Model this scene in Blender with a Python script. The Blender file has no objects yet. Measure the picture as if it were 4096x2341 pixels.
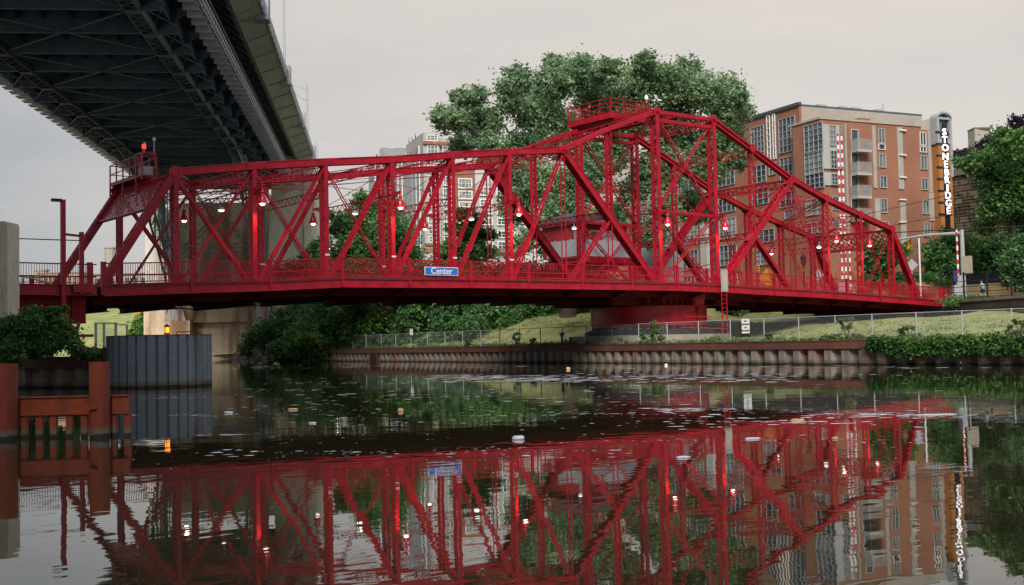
import bpy, math, random
import numpy as np
from mathutils import Vector, Matrix
random.seed(7); RNG=np.random.default_rng(7)
scene=bpy.context.scene; COL=scene.collection
R=math.radians

# ---------------------------------------------------------------- camera
F=4683.09; CAM=np.array([-24.962,-61.786,1.5435])
_y,_p,_r=R(38.06),R(2.5003),R(-1.1895)
CF=np.array([math.sin(_y)*math.cos(_p),math.cos(_y)*math.cos(_p),math.sin(_p)])
_rr=np.array([math.cos(_y),-math.sin(_y),0.]); _uu=np.cross(_rr,CF)
CR=math.cos(_r)*_rr+math.sin(_r)*_uu; CU=-math.sin(_r)*_rr+math.cos(_r)*_uu
cd=bpy.data.cameras.new('camera'); cam=bpy.data.objects.new('camera',cd); COL.objects.link(cam)
cd.sensor_width=36; cd.lens=F/4096*36; cd.clip_start=.1; cd.clip_end=6000
M=Matrix(((CR[0],CU[0],-CF[0],CAM[0]),(CR[1],CU[1],-CF[1],CAM[1]),(CR[2],CU[2],-CF[2],CAM[2]),(0,0,0,1)))
cam.matrix_world=M; scene.camera=cam
scene.view_settings.view_transform='Standard'; scene.view_settings.look='None'
scene.view_settings.exposure=0.92; scene.view_settings.gamma=1.0
# ---------------------------------------------------------------- world
W=bpy.data.worlds.new('World'); scene.world=W; W.use_nodes=True
nt=W.node_tree; nt.nodes.clear()
def N(t,k,**kw):
    n=t.nodes.new(k)
    for a,b in kw.items(): setattr(n,a,b)
    return n
SUN_EL,SUN_AZ=R(38),R(222)
sky=N(nt,'ShaderNodeTexSky',sky_type='NISHITA',sun_disc=False); sky.sun_elevation=SUN_EL; sky.sun_rotation=SUN_AZ
b1=N(nt,'ShaderNodeBackground'); b1.inputs[1].default_value=.05; nt.links.new(sky.outputs[0],b1.inputs[0])
tc=N(nt,'ShaderNodeTexCoord')
dot=N(nt,'ShaderNodeVectorMath',operation='DOT_PRODUCT'); 
bd=Vector((.80,.62,.30)).normalized(); dot.inputs[1].default_value=bd
nt.links.new(tc.outputs['Generated'],dot.inputs[0])
mp=N(nt,'ShaderNodeMapping'); mp.inputs['Scale'].default_value=(1,1,3.2); nt.links.new(tc.outputs['Generated'],mp.inputs[0])
nz=N(nt,'ShaderNodeTexNoise'); nz.inputs['Scale'].default_value=2.6; nz.inputs['Detail'].default_value=8; nz.inputs['Roughness'].default_value=.6; nt.links.new(mp.outputs[0],nz.inputs[0])
ma=N(nt,'ShaderNodeMath',operation='MULTIPLY_ADD'); ma.inputs[1].default_value=.30; nt.links.new(nz.outputs[0],ma.inputs[0]); nt.links.new(dot.outputs['Value'],ma.inputs[2])
cr=N(nt,'ShaderNodeValToRGB'); nt.links.new(ma.outputs[0],cr.inputs[0])
e=cr.color_ramp.elements; e[0].position=.50; e[0].color=(.16,.165,.18,1); e[1].position=1.0; e[1].color=(.41,.37,.335,1)
m1=cr.color_ramp.elements.new(.80); m1.color=(.235,.235,.24,1)
m1=cr.color_ramp.elements.new(.93); m1.color=(.37,.338,.31,1)
dv=N(nt,'ShaderNodeMath',operation='MULTIPLY'); dv.inputs[1].default_value=.86; nt.links.new(ma.outputs[0],dv.inputs[0]); nt.links.new(dv.outputs[0],cr.inputs[0])
sz=N(nt,'ShaderNodeSeparateXYZ'); nt.links.new(tc.outputs['Generated'],sz.inputs[0])
zr=N(nt,'ShaderNodeMapRange'); zr.inputs[1].default_value=.40; zr.inputs[2].default_value=.95; zr.inputs[3].default_value=1.06; zr.inputs[4].default_value=3.0; nt.links.new(sz.outputs[2],zr.inputs[0])
b2=N(nt,'ShaderNodeBackground'); nt.links.new(zr.outputs[0],b2.inputs[1]); nt.links.new(cr.outputs[0],b2.inputs[0])
mx=N(nt,'ShaderNodeMixShader'); mx.inputs[0].default_value=.88
nt.links.new(b1.outputs[0],mx.inputs[1]); nt.links.new(b2.outputs[0],mx.inputs[2])
wo=N(nt,'ShaderNodeOutputWorld'); nt.links.new(mx.outputs[0],wo.inputs[0])
sl=bpy.data.lights.new('sun','SUN'); sl.energy=2.1; sl.angle=R(22); sl.color=(1,.95,.88)
so=bpy.data.objects.new('sun',sl); COL.objects.link(so)
sd=Vector((math.sin(SUN_AZ)*math.cos(SUN_EL),math.cos(SUN_AZ)*math.cos(SUN_EL),math.sin(SUN_EL)))
so.rotation_euler=sd.to_track_quat('Z','Y').to_euler()

# ---------------------------------------------------------------- helpers
def ray(x,y): return CF+CR*(x-2048)/F-CU*(y-1170.5)/F
def onz(x,y,z=0.): d=ray(x,y); return CAM+d*(z-CAM[2])/d[2]
def ony(x,y,Y): d=ray(x,y); return CAM+d*(Y-CAM[1])/d[1]
def atd(x,y,D): return CAM+ray(x,y)*D
def V(*a): return np.array(a,float)
def nrm(v): v=np.asarray(v,float); return v/max(np.linalg.norm(v),1e-9)
class MB:
    def __init__(s): s.v=[]; s.f=[]
    def box8(s,c):
        n=len(s.v); s.v+= [tuple(p) for p in c]
        s.f+=[(n,n+3,n+2,n+1),(n+4,n+5,n+6,n+7),(n,n+1,n+5,n+4),(n+1,n+2,n+6,n+5),(n+2,n+3,n+7,n+6),(n+3,n,n+4,n+7)]
    def box(s,x0,x1,y0,y1,z0,z1):
        s.box8([(x0,y0,z0),(x1,y0,z0),(x1,y1,z0),(x0,y1,z0),(x0,y0,z1),(x1,y0,z1),(x1,y1,z1),(x0,y1,z1)])
    def obox(s,o,a,b,c):   # origin corner + three edge vectors
        o,a,b,c=map(np.asarray,(o,a,b,c)); s.box8([o,o+a,o+a+b,o+b,o+c,o+a+c,o+a+b+c,o+b+c])
    def bar(s,p0,p1,w,h,side):
        # w along side, h along the third direction
        p0=np.asarray(p0,float); p1=np.asarray(p1,float); d=nrm(p1-p0)
        a=np.asarray(side,float); a=nrm(a-d*(a@d)); b=np.cross(d,a)
        a=a*w/2; b=b*h/2
        s.box8([p0-a-b,p0+a-b,p0+a+b,p0-a+b,p1-a-b,p1+a-b,p1+a+b,p1-a+b])
    def tube(s,pts,r,n=6,cap=True):
        pts=[np.asarray(p,float) for p in pts]
        if np.isscalar(r): r=[r]*len(pts)
        base=len(s.v); up=None
        for i,p in enumerate(pts):
            d=nrm(pts[min(i+1,len(pts)-1)]-pts[max(i-1,0)])
            if up is None: up=nrm(np.cross(d,(0,0,1) if abs(d[2])<.9 else (1,0,0)))
            a=nrm(up-d*(up@d)); up=a; b=np.cross(d,a)
            for k in range(n):
                t=2*math.pi*k/n; s.v.append(tuple(p+(a*math.cos(t)+b*math.sin(t))*r[i]))
        for i in range(len(pts)-1):
            for k in range(n):
                q=base+i*n; s.f.append((q+k,q+(k+1)%n,q+n+(k+1)%n,q+n+k))
        if cap:
            s.f.append(tuple(base+k for k in range(n))[::-1]); q=base+(len(pts)-1)*n; s.f.append(tuple(q+k for k in range(n)))
    def lathe(s,c,prof,n=16,a0=0,a1=2*math.pi):
        base=len(s.v); full=abs(a1-a0-2*math.pi)<1e-6; m=n if full else n+1
        for r,z in prof:
            for k in range(m):
                t=a0+(a1-a0)*k/n; s.v.append((c[0]+r*math.cos(t),c[1]+r*math.sin(t),c[2]+z))
        for i in range(len(prof)-1):
            for k in range(n):
                k2=(k+1)%m; q=base+i*m; s.f.append((q+k,q+k2,q+m+k2,q+m+k))
    def prism(s,poly,a,b):  # poly list of points (3D), extruded by vector from a offset to b
        n=len(poly); base=len(s.v); poly=[np.asarray(p,float) for p in poly]; a=np.asarray(a,float); b=np.asarray(b,float)
        s.v+=[tuple(p+a) for p in poly]+[tuple(p+b) for p in poly]
        s.f.append(tuple(range(base,base+n))[::-1]); s.f.append(tuple(range(base+n,base+2*n)))
        for i in range(n): j=(i+1)%n; s.f.append((base+i,base+j,base+n+j,base+n+i))
    def quad(s,a,b,c,d):
        n=len(s.v); s.v+=[tuple(a),tuple(b),tuple(c),tuple(d)]; s.f.append((n,n+1,n+2,n+3))
    def laced(s,p0,p1,a,sep,b,fw,faces=(1,),th=.035,lw=.06,pitch=None,cover=0,end=.0):
        # two plates (normal a) sep apart, width fw along b; zigzag lacing on +b / -b faces
        p0=np.asarray(p0,float); p1=np.asarray(p1,float); d=p1-p0; L=np.linalg.norm(d); d=d/L
        a=np.asarray(a,float); a=nrm(a-d*(a@d)); b=np.cross(d,a)*(1 if np.dot(np.cross(d,a),b)>=0 else -1)
        for sg in (-1,1): s.bar(p0+a*sg*sep/2,p1+a*sg*sep/2,fw,th,b)
        if pitch is None: pitch=sep*.75
        n=max(2,int(round((L-2*end)/pitch)))
        for f in faces:
            o=b*f*(fw/2-.012)
            if f==cover:
                s.bar(p0+o,p1+o,sep-th,.02,a); continue
            for i in range(n):
                t0=end+(L-2*end)*i/n; t1=end+(L-2*end)*(i+1)/n; sg=1 if i%2 else -1
                s.bar(p0+d*t0+a*sg*(sep/2-th/2)+o,p0+d*t1-a*sg*(sep/2-th/2)+o,lw,.02,np.cross(d,b) )
    def build(s,name,mat,parent=None,smooth=False,label=None):
        me=bpy.data.meshes.new(name)
        org=V(0,0,0); q=parent
        while q is not None: org=org+np.array(q.location); q=q.parent
        v=np.array(s.v,float).reshape(-1,3)-org
        me.from_pydata(v.tolist(),[],s.f); me.materials.append(mat)
        if smooth: me.polygons.foreach_set('use_smooth',[True]*len(me.polygons))
        me.update()
        o=bpy.data.objects.new(name,me); COL.objects.link(o)
        if parent: o.parent=parent
        if label: o['label']=label
        return o
def tag(o,label=None,cat=None,group=None,kind=None):
    if label: o['label']=label
    if cat: o['category']=cat
    if group: o['group']=group
    if kind: o['kind']=kind
    return o
def thing(name,loc,label,cat,group=None):
    o=bpy.data.objects.new(name,None); COL.objects.link(o); o.location=tuple(float(c) for c in loc); o.empty_display_size=.2
    return tag(o,label,cat,group)
def children(o): return [c for c in bpy.data.objects if c.parent==o]
def dup(o,loc=None,rz=None,label=None,parent=None,sc=None):
    c=o.copy(); COL.objects.link(c)
    if parent: c.parent=parent
    if loc is not None: c.location=tuple(float(v) for v in loc)
    if rz is not None: c.rotation_euler.z=rz
    if sc is not None: c.scale=(sc,sc,sc)
    if label: c['label']=label
    for ch in children(o): dup(ch,parent=c)
    return c
def text_mesh(txt,size,extrude=.01,offset=.0):
    cu=bpy.data.curves.new('txt','FONT'); cu.body=txt; cu.size=size; cu.extrude=extrude; cu.offset=offset; cu.align_x='CENTER'; cu.align_y='CENTER'
    ob=bpy.data.objects.new('txt',cu); COL.objects.link(ob); bpy.context.view_layer.update()
    me=bpy.data.meshes.new_from_object(ob.evaluated_get(bpy.context.evaluated_depsgraph_get()))
    bpy.data.objects.remove(ob); bpy.data.curves.remove(cu); return me
def put_text(name,txt,size,pos,right,up,mat,parent,sx=1,extrude=.01,offset=0.,label=None):
    me=text_mesh(txt,size,extrude,offset); right=nrm(right); up=nrm(up); nn=np.cross(right,up)
    org=V(0,0,0); q=parent
    while q is not None: org=org+np.array(q.location); q=q.parent
    n=len(me.vertices); co=np.zeros(n*3); me.vertices.foreach_get('co',co); co=co.reshape(-1,3)
    w=np.outer(co[:,0]*sx,right)+np.outer(co[:,1],up)+np.outer(co[:,2],nn)+np.asarray(pos)-org
    me.vertices.foreach_set('co',w.ravel()); me.name=name; me.materials.clear(); me.materials.append(mat); me.update()
    o=bpy.data.objects.new(name,me); COL.objects.link(o); o.parent=parent
    if label: o['label']=label
    return o

# ---------------------------------------------------------------- materials
def mat(name,col,rough=.6,metal=0.,var=.12,scale=1.5,bump=0.,bscale=20,emit=0,col2=None,stretch=(1,1,1),thr=(.35,.7),spec=None,island=0,trans=0,grime=None):
    m=bpy.data.materials.new(name); m.use_nodes=True; t=m.node_tree; p=t.nodes['Principled BSDF']
    p.inputs['Roughness'].default_value=rough; p.inputs['Metallic'].default_value=metal
    if spec is not None: p.inputs['Specular IOR Level'].default_value=spec
    if emit:
        p.inputs['Base Color'].default_value=(*col,1); p.inputs['Emission Color'].default_value=(*col,1); p.inputs['Emission Strength'].default_value=emit; return m
    tc=N(t,'ShaderNodeTexCoord'); mp=N(t,'ShaderNodeMapping'); mp.inputs['Scale'].default_value=stretch; t.links.new(tc.outputs['Object'],mp.inputs[0])
    nz=N(t,'ShaderNodeTexNoise'); nz.inputs['Scale'].default_value=scale; nz.inputs['Detail'].default_value=6; nz.inputs['Roughness'].default_value=.65
    t.links.new(mp.outputs[0],nz.inputs[0])
    r=N(t,'ShaderNodeValToRGB'); t.links.new(nz.outputs[0],r.inputs[0]); e=r.color_ramp.elements
    e[0].position,e[1].position=thr
    if col2 is None: c0=[c*(1-var) for c in col]; c1=[min(1,c*(1+var)) for c in col]
    else: c0,c1=col,col2
    e[0].color=(*c0,1); e[1].color=(*c1,1); out=r.outputs[0]
    if island:
        g=N(t,'ShaderNodeNewGeometry'); h=N(t,'ShaderNodeHueSaturation'); t.links.new(out,h.inputs['Color'])
        a=N(t,'ShaderNodeMath',operation='MULTIPLY_ADD'); a.inputs[1].default_value=island; a.inputs[2].default_value=1-island*.45
        t.links.new(g.outputs['Random Per Island'],a.inputs[0]); t.links.new(a.outputs[0],h.inputs['Value'])
        a2=N(t,'ShaderNodeMath',operation='MULTIPLY_ADD'); a2.inputs[1].default_value=-.035; a2.inputs[2].default_value=.515
        t.links.new(g.outputs['Random Per Island'],a2.inputs[0]); t.links.new(a2.outputs[0],h.inputs['Hue']); out=h.outputs[0]
    if grime:
        g2_=N(t,'ShaderNodeTexNoise'); g2_.inputs['Scale'].default_value=2.6; g2_.inputs['Detail'].default_value=8; g2_.inputs['Roughness'].default_value=.75
        mg=N(t,'ShaderNodeMapping'); mg.inputs['Scale'].default_value=(1,1,.35); t.links.new(tc.outputs['Object'],mg.inputs[0]); t.links.new(mg.outputs[0],g2_.inputs[0])
        rr__=N(t,'ShaderNodeMapRange'); rr__.inputs[1].default_value=.56; rr__.inputs[2].default_value=.74; rr__.inputs[4].default_value=.8; t.links.new(g2_.outputs[0],rr__.inputs[0])
        mg2=N(t,'ShaderNodeMix',data_type='RGBA'); mg2.inputs[7].default_value=(*grime,1); t.links.new(rr__.outputs[0],mg2.inputs[0]); t.links.new(out,mg2.inputs[6]); out=mg2.outputs[2]
    t.links.new(out,p.inputs['Base Color'])
    if bump:
        n2=N(t,'ShaderNodeTexNoise'); n2.inputs['Scale'].default_value=bscale; n2.inputs['Detail'].default_value=4; t.links.new(mp.outputs[0],n2.inputs[0])
        b=N(t,'ShaderNodeBump'); b.inputs['Strength'].default_value=bump; b.inputs['Distance'].default_value=.05; t.links.new(n2.outputs[0],b.inputs['Height']); t.links.new(b.outputs[0],p.inputs['Normal'])
    if trans:
        tr=N(t,'ShaderNodeBsdfTranslucent'); t.links.new(out,tr.inputs[0]); ms=N(t,'ShaderNodeMixShader'); ms.inputs[0].default_value=trans
        o=t.nodes['Material Output']; t.links.new(p.outputs[0],ms.inputs[1]); t.links.new(tr.outputs[0],ms.inputs[2]); t.links.new(ms.outputs[0],o.inputs[0])
    return m
def brick_mat(name,c1,c2,mortar,sx=1.,bw=.22,bh=.075,rough=.85,bump=.3,rowoff=.5,msize=.012,stain=.25,sscale=.25):
    m=bpy.data.materials.new(name); m.use_nodes=True; t=m.node_tree; p=t.nodes['Principled BSDF']; p.inputs['Roughness'].default_value=rough
    tc=N(t,'ShaderNodeTexCoord'); sp=N(t,'ShaderNodeSeparateXYZ'); t.links.new(tc.outputs['Object'],sp.inputs[0])
    ad=N(t,'ShaderNodeMath',operation='ADD'); t.links.new(sp.outputs[0],ad.inputs[0]); t.links.new(sp.outputs[1],ad.inputs[1])
    cb=N(t,'ShaderNodeCombineXYZ'); t.links.new(ad.outputs[0],cb.inputs[0]); t.links.new(sp.outputs[2],cb.inputs[1])
    b=N(t,'ShaderNodeTexBrick'); b.offset=rowoff; b.inputs['Scale'].default_value=sx; b.inputs['Brick Width'].default_value=bw; b.inputs['Row Height'].default_value=bh; b.inputs['Mortar Size'].default_value=msize
    b.inputs['Color1'].default_value=(*c1,1); b.inputs['Color2'].default_value=(*c2,1); b.inputs['Mortar'].default_value=(*mortar,1); t.links.new(cb.outputs[0],b.inputs[0])
    nz=N(t,'ShaderNodeTexNoise'); nz.inputs['Scale'].default_value=sscale; nz.inputs['Detail'].default_value=7; t.links.new(tc.outputs['Object'],nz.inputs[0])
    mr=N(t,'ShaderNodeMapRange'); mr.inputs[1].default_value=.35; mr.inputs[2].default_value=.7; mr.inputs[3].default_value=1-stain; mr.inputs[4].default_value=1+stain*.3; t.links.new(nz.outputs[0],mr.inputs[0])
    mu=N(t,'ShaderNodeMix',data_type='RGBA',blend_type='MULTIPLY'); mu.inputs[0].default_value=1; t.links.new(b.outputs[0],mu.inputs[6]); t.links.new(mr.outputs[0],mu.inputs[7]); t.links.new(mu.outputs[2],p.inputs['Base Color'])
    bp=N(t,'ShaderNodeBump'); bp.inputs['Strength'].default_value=bump; bp.inputs['Distance'].default_value=.03; bp.invert=True; t.links.new(b.outputs[1],bp.inputs['Height']); t.links.new(bp.outputs[0],p.inputs['Normal'])
    return m
def stain_mat(name,base,base2,stain,rough=.8,vscale=1.2,amount=(.55,.72),bump=.15,wet=0):
    """concrete / steel with vertical run-down stains of their own shape"""
    m=bpy.data.materials.new(name); m.use_nodes=True; t=m.node_tree; p=t.nodes['Principled BSDF']; p.inputs['Roughness'].default_value=rough
    tc=N(t,'ShaderNodeTexCoord')
    def noise(sc,st,d=6):
        mp=N(t,'ShaderNodeMapping'); mp.inputs['Scale'].default_value=st; t.links.new(tc.outputs['Object'],mp.inputs[0])
        n=N(t,'ShaderNodeTexNoise'); n.inputs['Scale'].default_value=sc; n.inputs['Detail'].default_value=d; t.links.new(mp.outputs[0],n.inputs[0]); return n.outputs[0]
    def mr(v,a,b):
        q=N(t,'ShaderNodeMapRange'); q.inputs[1].default_value=a; q.inputs[2].default_value=b; t.links.new(v,q.inputs[0]); return q.outputs[0]
    m0=N(t,'ShaderNodeMix',data_type='RGBA'); m0.inputs[6].default_value=(*base,1); m0.inputs[7].default_value=(*base2,1); t.links.new(mr(noise(.35*vscale,(1,1,.6)),.35,.7),m0.inputs[0])
    m1=N(t,'ShaderNodeMix',data_type='RGBA'); m1.inputs[7].default_value=(*stain,1); t.links.new(m0.outputs[2],m1.inputs[6])
    mul=N(t,'ShaderNodeMath',operation='MULTIPLY'); t.links.new(mr(noise(vscale,(1,1,.12)),*amount),mul.inputs[0]); mul.inputs[1].default_value=.85
    t.links.new(mul.outputs[0],m1.inputs[0])
    m2=N(t,'ShaderNodeMix',data_type='RGBA',blend_type='MULTIPLY'); m2.inputs[0].default_value=.6; t.links.new(m1.outputs[2],m2.inputs[6]); m2.inputs[0].default_value=.28
    t.links.new(mr(noise(6*vscale,(1,1,1)),.2,.6),m2.inputs[7]); out=m2.outputs[2]
    if wet:
        sp=N(t,'ShaderNodeSeparateXYZ'); t.links.new(tc.outputs['Object'],sp.inputs[0]); ad=N(t,'ShaderNodeMath',operation='MULTIPLY_ADD'); ad.inputs[1].default_value=-.14; t.links.new(noise(3,(1,1,.2)),ad.inputs[0]); t.links.new(sp.outputs[2],ad.inputs[2])
        for lo_,hi_,cl in ((.15,.25,(.11,.085,.06)),(.055,.085,(.012,.012,.010))):
            q=N(t,'ShaderNodeMapRange'); q.inputs[1].default_value=lo_*wet-.06; q.inputs[2].default_value=hi_*wet-.06; q.inputs[3].default_value=.0; q.inputs[4].default_value=1.; t.links.new(ad.outputs[0],q.inputs[0])
            q2=N(t,'ShaderNodeMix',data_type='RGBA'); q2.inputs[6].default_value=(*cl,1); t.links.new(q.outputs[0],q2.inputs[0]); t.links.new(out,q2.inputs[7]); out=q2.outputs[2]
    t.links.new(out,p.inputs['Base Color'])
    if bump:
        b=N(t,'ShaderNodeBump'); b.inputs['Strength'].default_value=bump; b.inputs['Distance'].default_value=.03; t.links.new(noise(8,(1,1,1)),b.inputs['Height']); t.links.new(b.outputs[0],p.inputs['Normal'])
    return m
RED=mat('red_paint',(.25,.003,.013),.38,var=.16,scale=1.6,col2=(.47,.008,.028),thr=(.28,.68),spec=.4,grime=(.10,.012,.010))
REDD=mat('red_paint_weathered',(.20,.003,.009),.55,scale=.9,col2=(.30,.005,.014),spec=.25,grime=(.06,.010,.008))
UNDER=mat('underside_shade_red',(.075,.003,.005),.7,scale=.9,col2=(.13,.005,.008),spec=.2)  # darker copy of the red paint: shade beneath the deck put into the colour
REDL=mat('red_lamp_enamel',(.50,.008,.02),.22,var=.05)
GREYB=mat('dark_rubber_strip',(.035,.03,.03),.8)
ASPH=mat('asphalt',(.05,.05,.05),.9,bump=.2)
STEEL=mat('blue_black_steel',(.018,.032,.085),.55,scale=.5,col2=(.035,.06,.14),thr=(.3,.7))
STEELG=mat('grey_green_steel',(.085,.135,.19),.6,scale=1.,col2=(.15,.22,.27))
PALE=mat('pale_steel_plate',(.42,.43,.55),.5,scale=.7,col2=(.58,.59,.70))
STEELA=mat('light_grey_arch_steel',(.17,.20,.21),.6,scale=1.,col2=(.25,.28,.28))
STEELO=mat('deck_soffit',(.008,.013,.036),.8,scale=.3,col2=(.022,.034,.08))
CONC=stain_mat('weathered_concrete',(.56,.49,.38),(.72,.65,.53),(.25,.20,.14),vscale=.5)
CONCF=stain_mat('fascia_concrete',(.36,.38,.43),(.45,.47,.52),(.20,.20,.21),vscale=.5)
CONCW=stain_mat('pale_concrete',(.74,.70,.60),(.84,.80,.71),(.36,.30,.22),vscale=.35,amount=(.58,.8))
CONCR=stain_mat('rust_streaked_concrete',(.72,.56,.36),(.84,.70,.50),(.30,.14,.055),vscale=.5,amount=(.47,.64))
BEARM=stain_mat('rusty_bearing',(.45,.42,.40),(.55,.52,.50),(.25,.07,.03),vscale=1.2,amount=(.45,.6))
CONCD=stain_mat('dark_concrete',(.16,.15,.13),(.24,.22,.19),(.08,.07,.06),vscale=.6)
SHEET=stain_mat('rusty_sheet_steel',(.16,.14,.12),(.28,.25,.22),(.17,.06,.022),vscale=1.6,amount=(.46,.64),wet=1.1)
CAPR=stain_mat('rusty_channel_cap',(.09,.032,.022),(.14,.055,.038),(.18,.06,.018),vscale=1.2)
DOLPH=stain_mat('slate_sheet_steel',(.12,.145,.18),(.17,.20,.24),(.07,.028,.014),vscale=1.2,amount=(.56,.74),wet=1.2)
RUST=stain_mat('orange_rust',(.18,.026,.007),(.27,.042,.010),(.10,.018,.008),vscale=2.,amount=(.45,.7),wet=.75)
GALV=mat('galvanised_steel',(.45,.46,.47),.45,metal=.3)
BROWNP=mat('rusted_fence_steel',(.10,.045,.03),.7)
WHITE=mat('white_paint',(.75,.75,.74),.5,var=.05)
OFFW=mat('off_white_cladding',(.42,.41,.39),.6,var=.08,scale=.6)
BEIGE=mat('beige_panel',(.34,.31,.27),.8,scale=.7,col2=(.42,.39,.34))
BRICK=brick_mat('orange_brick',(.37,.13,.07),(.29,.095,.05),(.34,.20,.14),stain=.18)
BRICKO=mat('ochre_render',(.36,.14,.035),.8,scale=.5,col2=(.42,.17,.05))
STONE=brick_mat('rough_sandstone',(.28,.20,.12),(.13,.095,.06),(.04,.03,.022),bw=1.6,bh=.75,msize=.10,bump=.9,stain=.6,sscale=.35)
STONED=brick_mat('dark_retaining_stone',(.075,.065,.055),(.045,.04,.034),(.02,.018,.016),bw=1.1,bh=.5,msize=.05,bump=.7,stain=.5)
STONET=brick_mat('tan_planter_block',(.36,.25,.15),(.30,.20,.12),(.2,.14,.09),bw=.6,bh=.3,msize=.02,stain=.2)
TAN=mat('tan_gravel',(.30,.21,.12),.95,scale=4)
BLACKM=mat('black_iron',(.012,.013,.016),.5)
LGREY=mat('light_grey_panel',(.34,.35,.37),.6,scale=.8,var=.1)
ROOFG=mat('slate_roof',(.07,.085,.10),.8,scale=8,var=.25)
YEL=mat('traffic_yellow',(.75,.33,.02),.5,var=.05)
ORG=mat('excavator_orange',(.75,.26,.02),.5,var=.05)
BLUE=mat('street_sign_blue',(.02,.16,.58),.4,var=.03)
BULB=mat('bulb_glow',(1,.86,.66),emit=4.5)
BULBW=mat('cool_lamp_glow',(1,.96,.95),emit=4)
REDG=mat('red_lens_glow',(1,.03,.015),emit=1.6)
AMBG=mat('amber_glow',(1,.22,.015),emit=2.2)
WHG=mat('white_beacon_glow',(1,.97,.95),emit=2.5)
SIGNG=mat('sign_letter_glow',(1,.97,.96),emit=.6)
BARK=mat('bark',(.055,.045,.035),.95,bump=.6,bscale=12,stretch=(1,1,.3))
SKIN=mat('skin',(.45,.26,.18),.6,var=.03)
SHIRT=mat('light_blue_shirt',(.20,.42,.50),.8,var=.1,scale=6)
DARKC=mat('dark_cloth',(.02,.022,.03),.9)
GLOVE=mat('pale_plastic',(.55,.56,.60),.35,var=.1,scale=8)
def glass_mat(name,c0,c1,scale=.35):
    m=mat(name,c0,.08,scale=scale,col2=c1,thr=(.42,.6),spec=.9); return m
GLASS=glass_mat('window_glass',(.035,.05,.06),(.16,.20,.21))
GLASSD=glass_mat('dark_window_glass',(.02,.028,.04),(.07,.09,.11))
GLASSL=glass_mat('curtained_glass',(.16,.19,.19),(.30,.33,.32),scale=.8)
def leafm(name,c,c2,island=1.0,trans=.36): return mat(name,c,.5,scale=.22,col2=c2,thr=(.38,.66),island=island,trans=trans,spec=.35)
LEAF=leafm('poplar_leaf',(.16,.27,.145),(.28,.40,.21))
LEAFB=leafm('dark_shrub_leaf',(.06,.15,.055),(.11,.23,.07))
LEAFG=leafm('bright_shrub_leaf',(.055,.15,.022),(.11,.22,.03))
LEAFM=leafm('mid_green_leaf',(.07,.175,.055),(.12,.25,.07))
LEAFP=leafm('purple_leaf',(.030,.014,.032),(.05,.022,.05))
IVY=leafm('ivy_leaf',(.035,.11,.028),(.08,.19,.04))
GRASSB=leafm('weed_leaf',(.10,.16,.05),(.20,.24,.09))
DRYB=leafm('brown_hedge_leaf',(.12,.075,.03),(.10,.12,.04))
def grass_mat():
    m=mat('mown_grass',(.15,.20,.06),.95,scale=.9,col2=(.34,.33,.13),thr=(.32,.68),bump=.5,bscale=30,stretch=(.35,1,1),grime=(.12,.095,.06)); return m
GRASS=grass_mat()
EARTH=mat('hillside_earth',(.05,.048,.045),.95,scale=.5,col2=(.09,.085,.075))
def wire_mat():
    m=bpy.data.materials.new('chain_link_wire'); m.use_nodes=True; t=m.node_tree; p=t.nodes['Principled BSDF']
    p.inputs['Base Color'].default_value=(.32,.33,.33,1); p.inputs['Roughness'].default_value=.5
    tc=N(t,'ShaderNodeTexCoord'); sp=N(t,'ShaderNodeSeparateXYZ'); t.links.new(tc.outputs['Object'],sp.inputs[0])
    outs=[]
    for sg in (1,-1):
        a=N(t,'ShaderNodeMath',operation='MULTIPLY_ADD'); a.inputs[1].default_value=sg; t.links.new(sp.outputs[1],a.inputs[0]); t.links.new(sp.outputs[2],a.inputs[2])
        b=N(t,'ShaderNodeMath',operation='MULTIPLY'); b.inputs[1].default_value=11; t.links.new(a.outputs[0],b.inputs[0])
        f=N(t,'ShaderNodeMath',operation='FRACT'); t.links.new(b.outputs[0],f.inputs[0])
        l=N(t,'ShaderNodeMath',operation='LESS_THAN'); l.inputs[1].default_value=.075; t.links.new(f.outputs[0],l.inputs[0]); outs.append(l)
    mx=N(t,'ShaderNodeMath',operation='MAXIMUM'); t.links.new(outs[0].outputs[0],mx.inputs[0]); t.links.new(outs[1].outputs[0],mx.inputs[1])
    tr=N(t,'ShaderNodeBsdfTransparent'); ms=N(t,'ShaderNodeMixShader'); t.links.new(mx.outputs[0],ms.inputs[0]); t.links.new(tr.outputs[0],ms.inputs[1]); t.links.new(p.outputs[0],ms.inputs[2])
    t.links.new(ms.outputs[0],t.nodes['Material Output'].inputs[0]); return m
WIRE=wire_mat()
def stripe_mat():
    m=bpy.data.materials.new('red_white_stripes'); m.use_nodes=True; t=m.node_tree; p=t.nodes['Principled BSDF']; p.inputs['Roughness'].default_value=.5
    tc=N(t,'ShaderNodeTexCoord'); sp=N(t,'ShaderNodeSeparateXYZ'); t.links.new(tc.outputs['Object'],sp.inputs[0])
    b=N(t,'ShaderNodeMath',operation='MULTIPLY'); b.inputs[1].default_value=1.15; t.links.new(sp.outputs[2],b.inputs[0])
    f=N(t,'ShaderNodeMath',operation='FRACT'); t.links.new(b.outputs[0],f.inputs[0]); l=N(t,'ShaderNodeMath',operation='LESS_THAN'); l.inputs[1].default_value=.5; t.links.new(f.outputs[0],l.inputs[0])
    mx=N(t,'ShaderNodeMix',data_type='RGBA'); mx.inputs[6].default_value=(.72,.71,.70,1); mx.inputs[7].default_value=(.50,.012,.02,1); t.links.new(l.outputs[0],mx.inputs[0]); t.links.new(mx.outputs[2],p.inputs['Base Color']); return m
STRIPE=stripe_mat()

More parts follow.
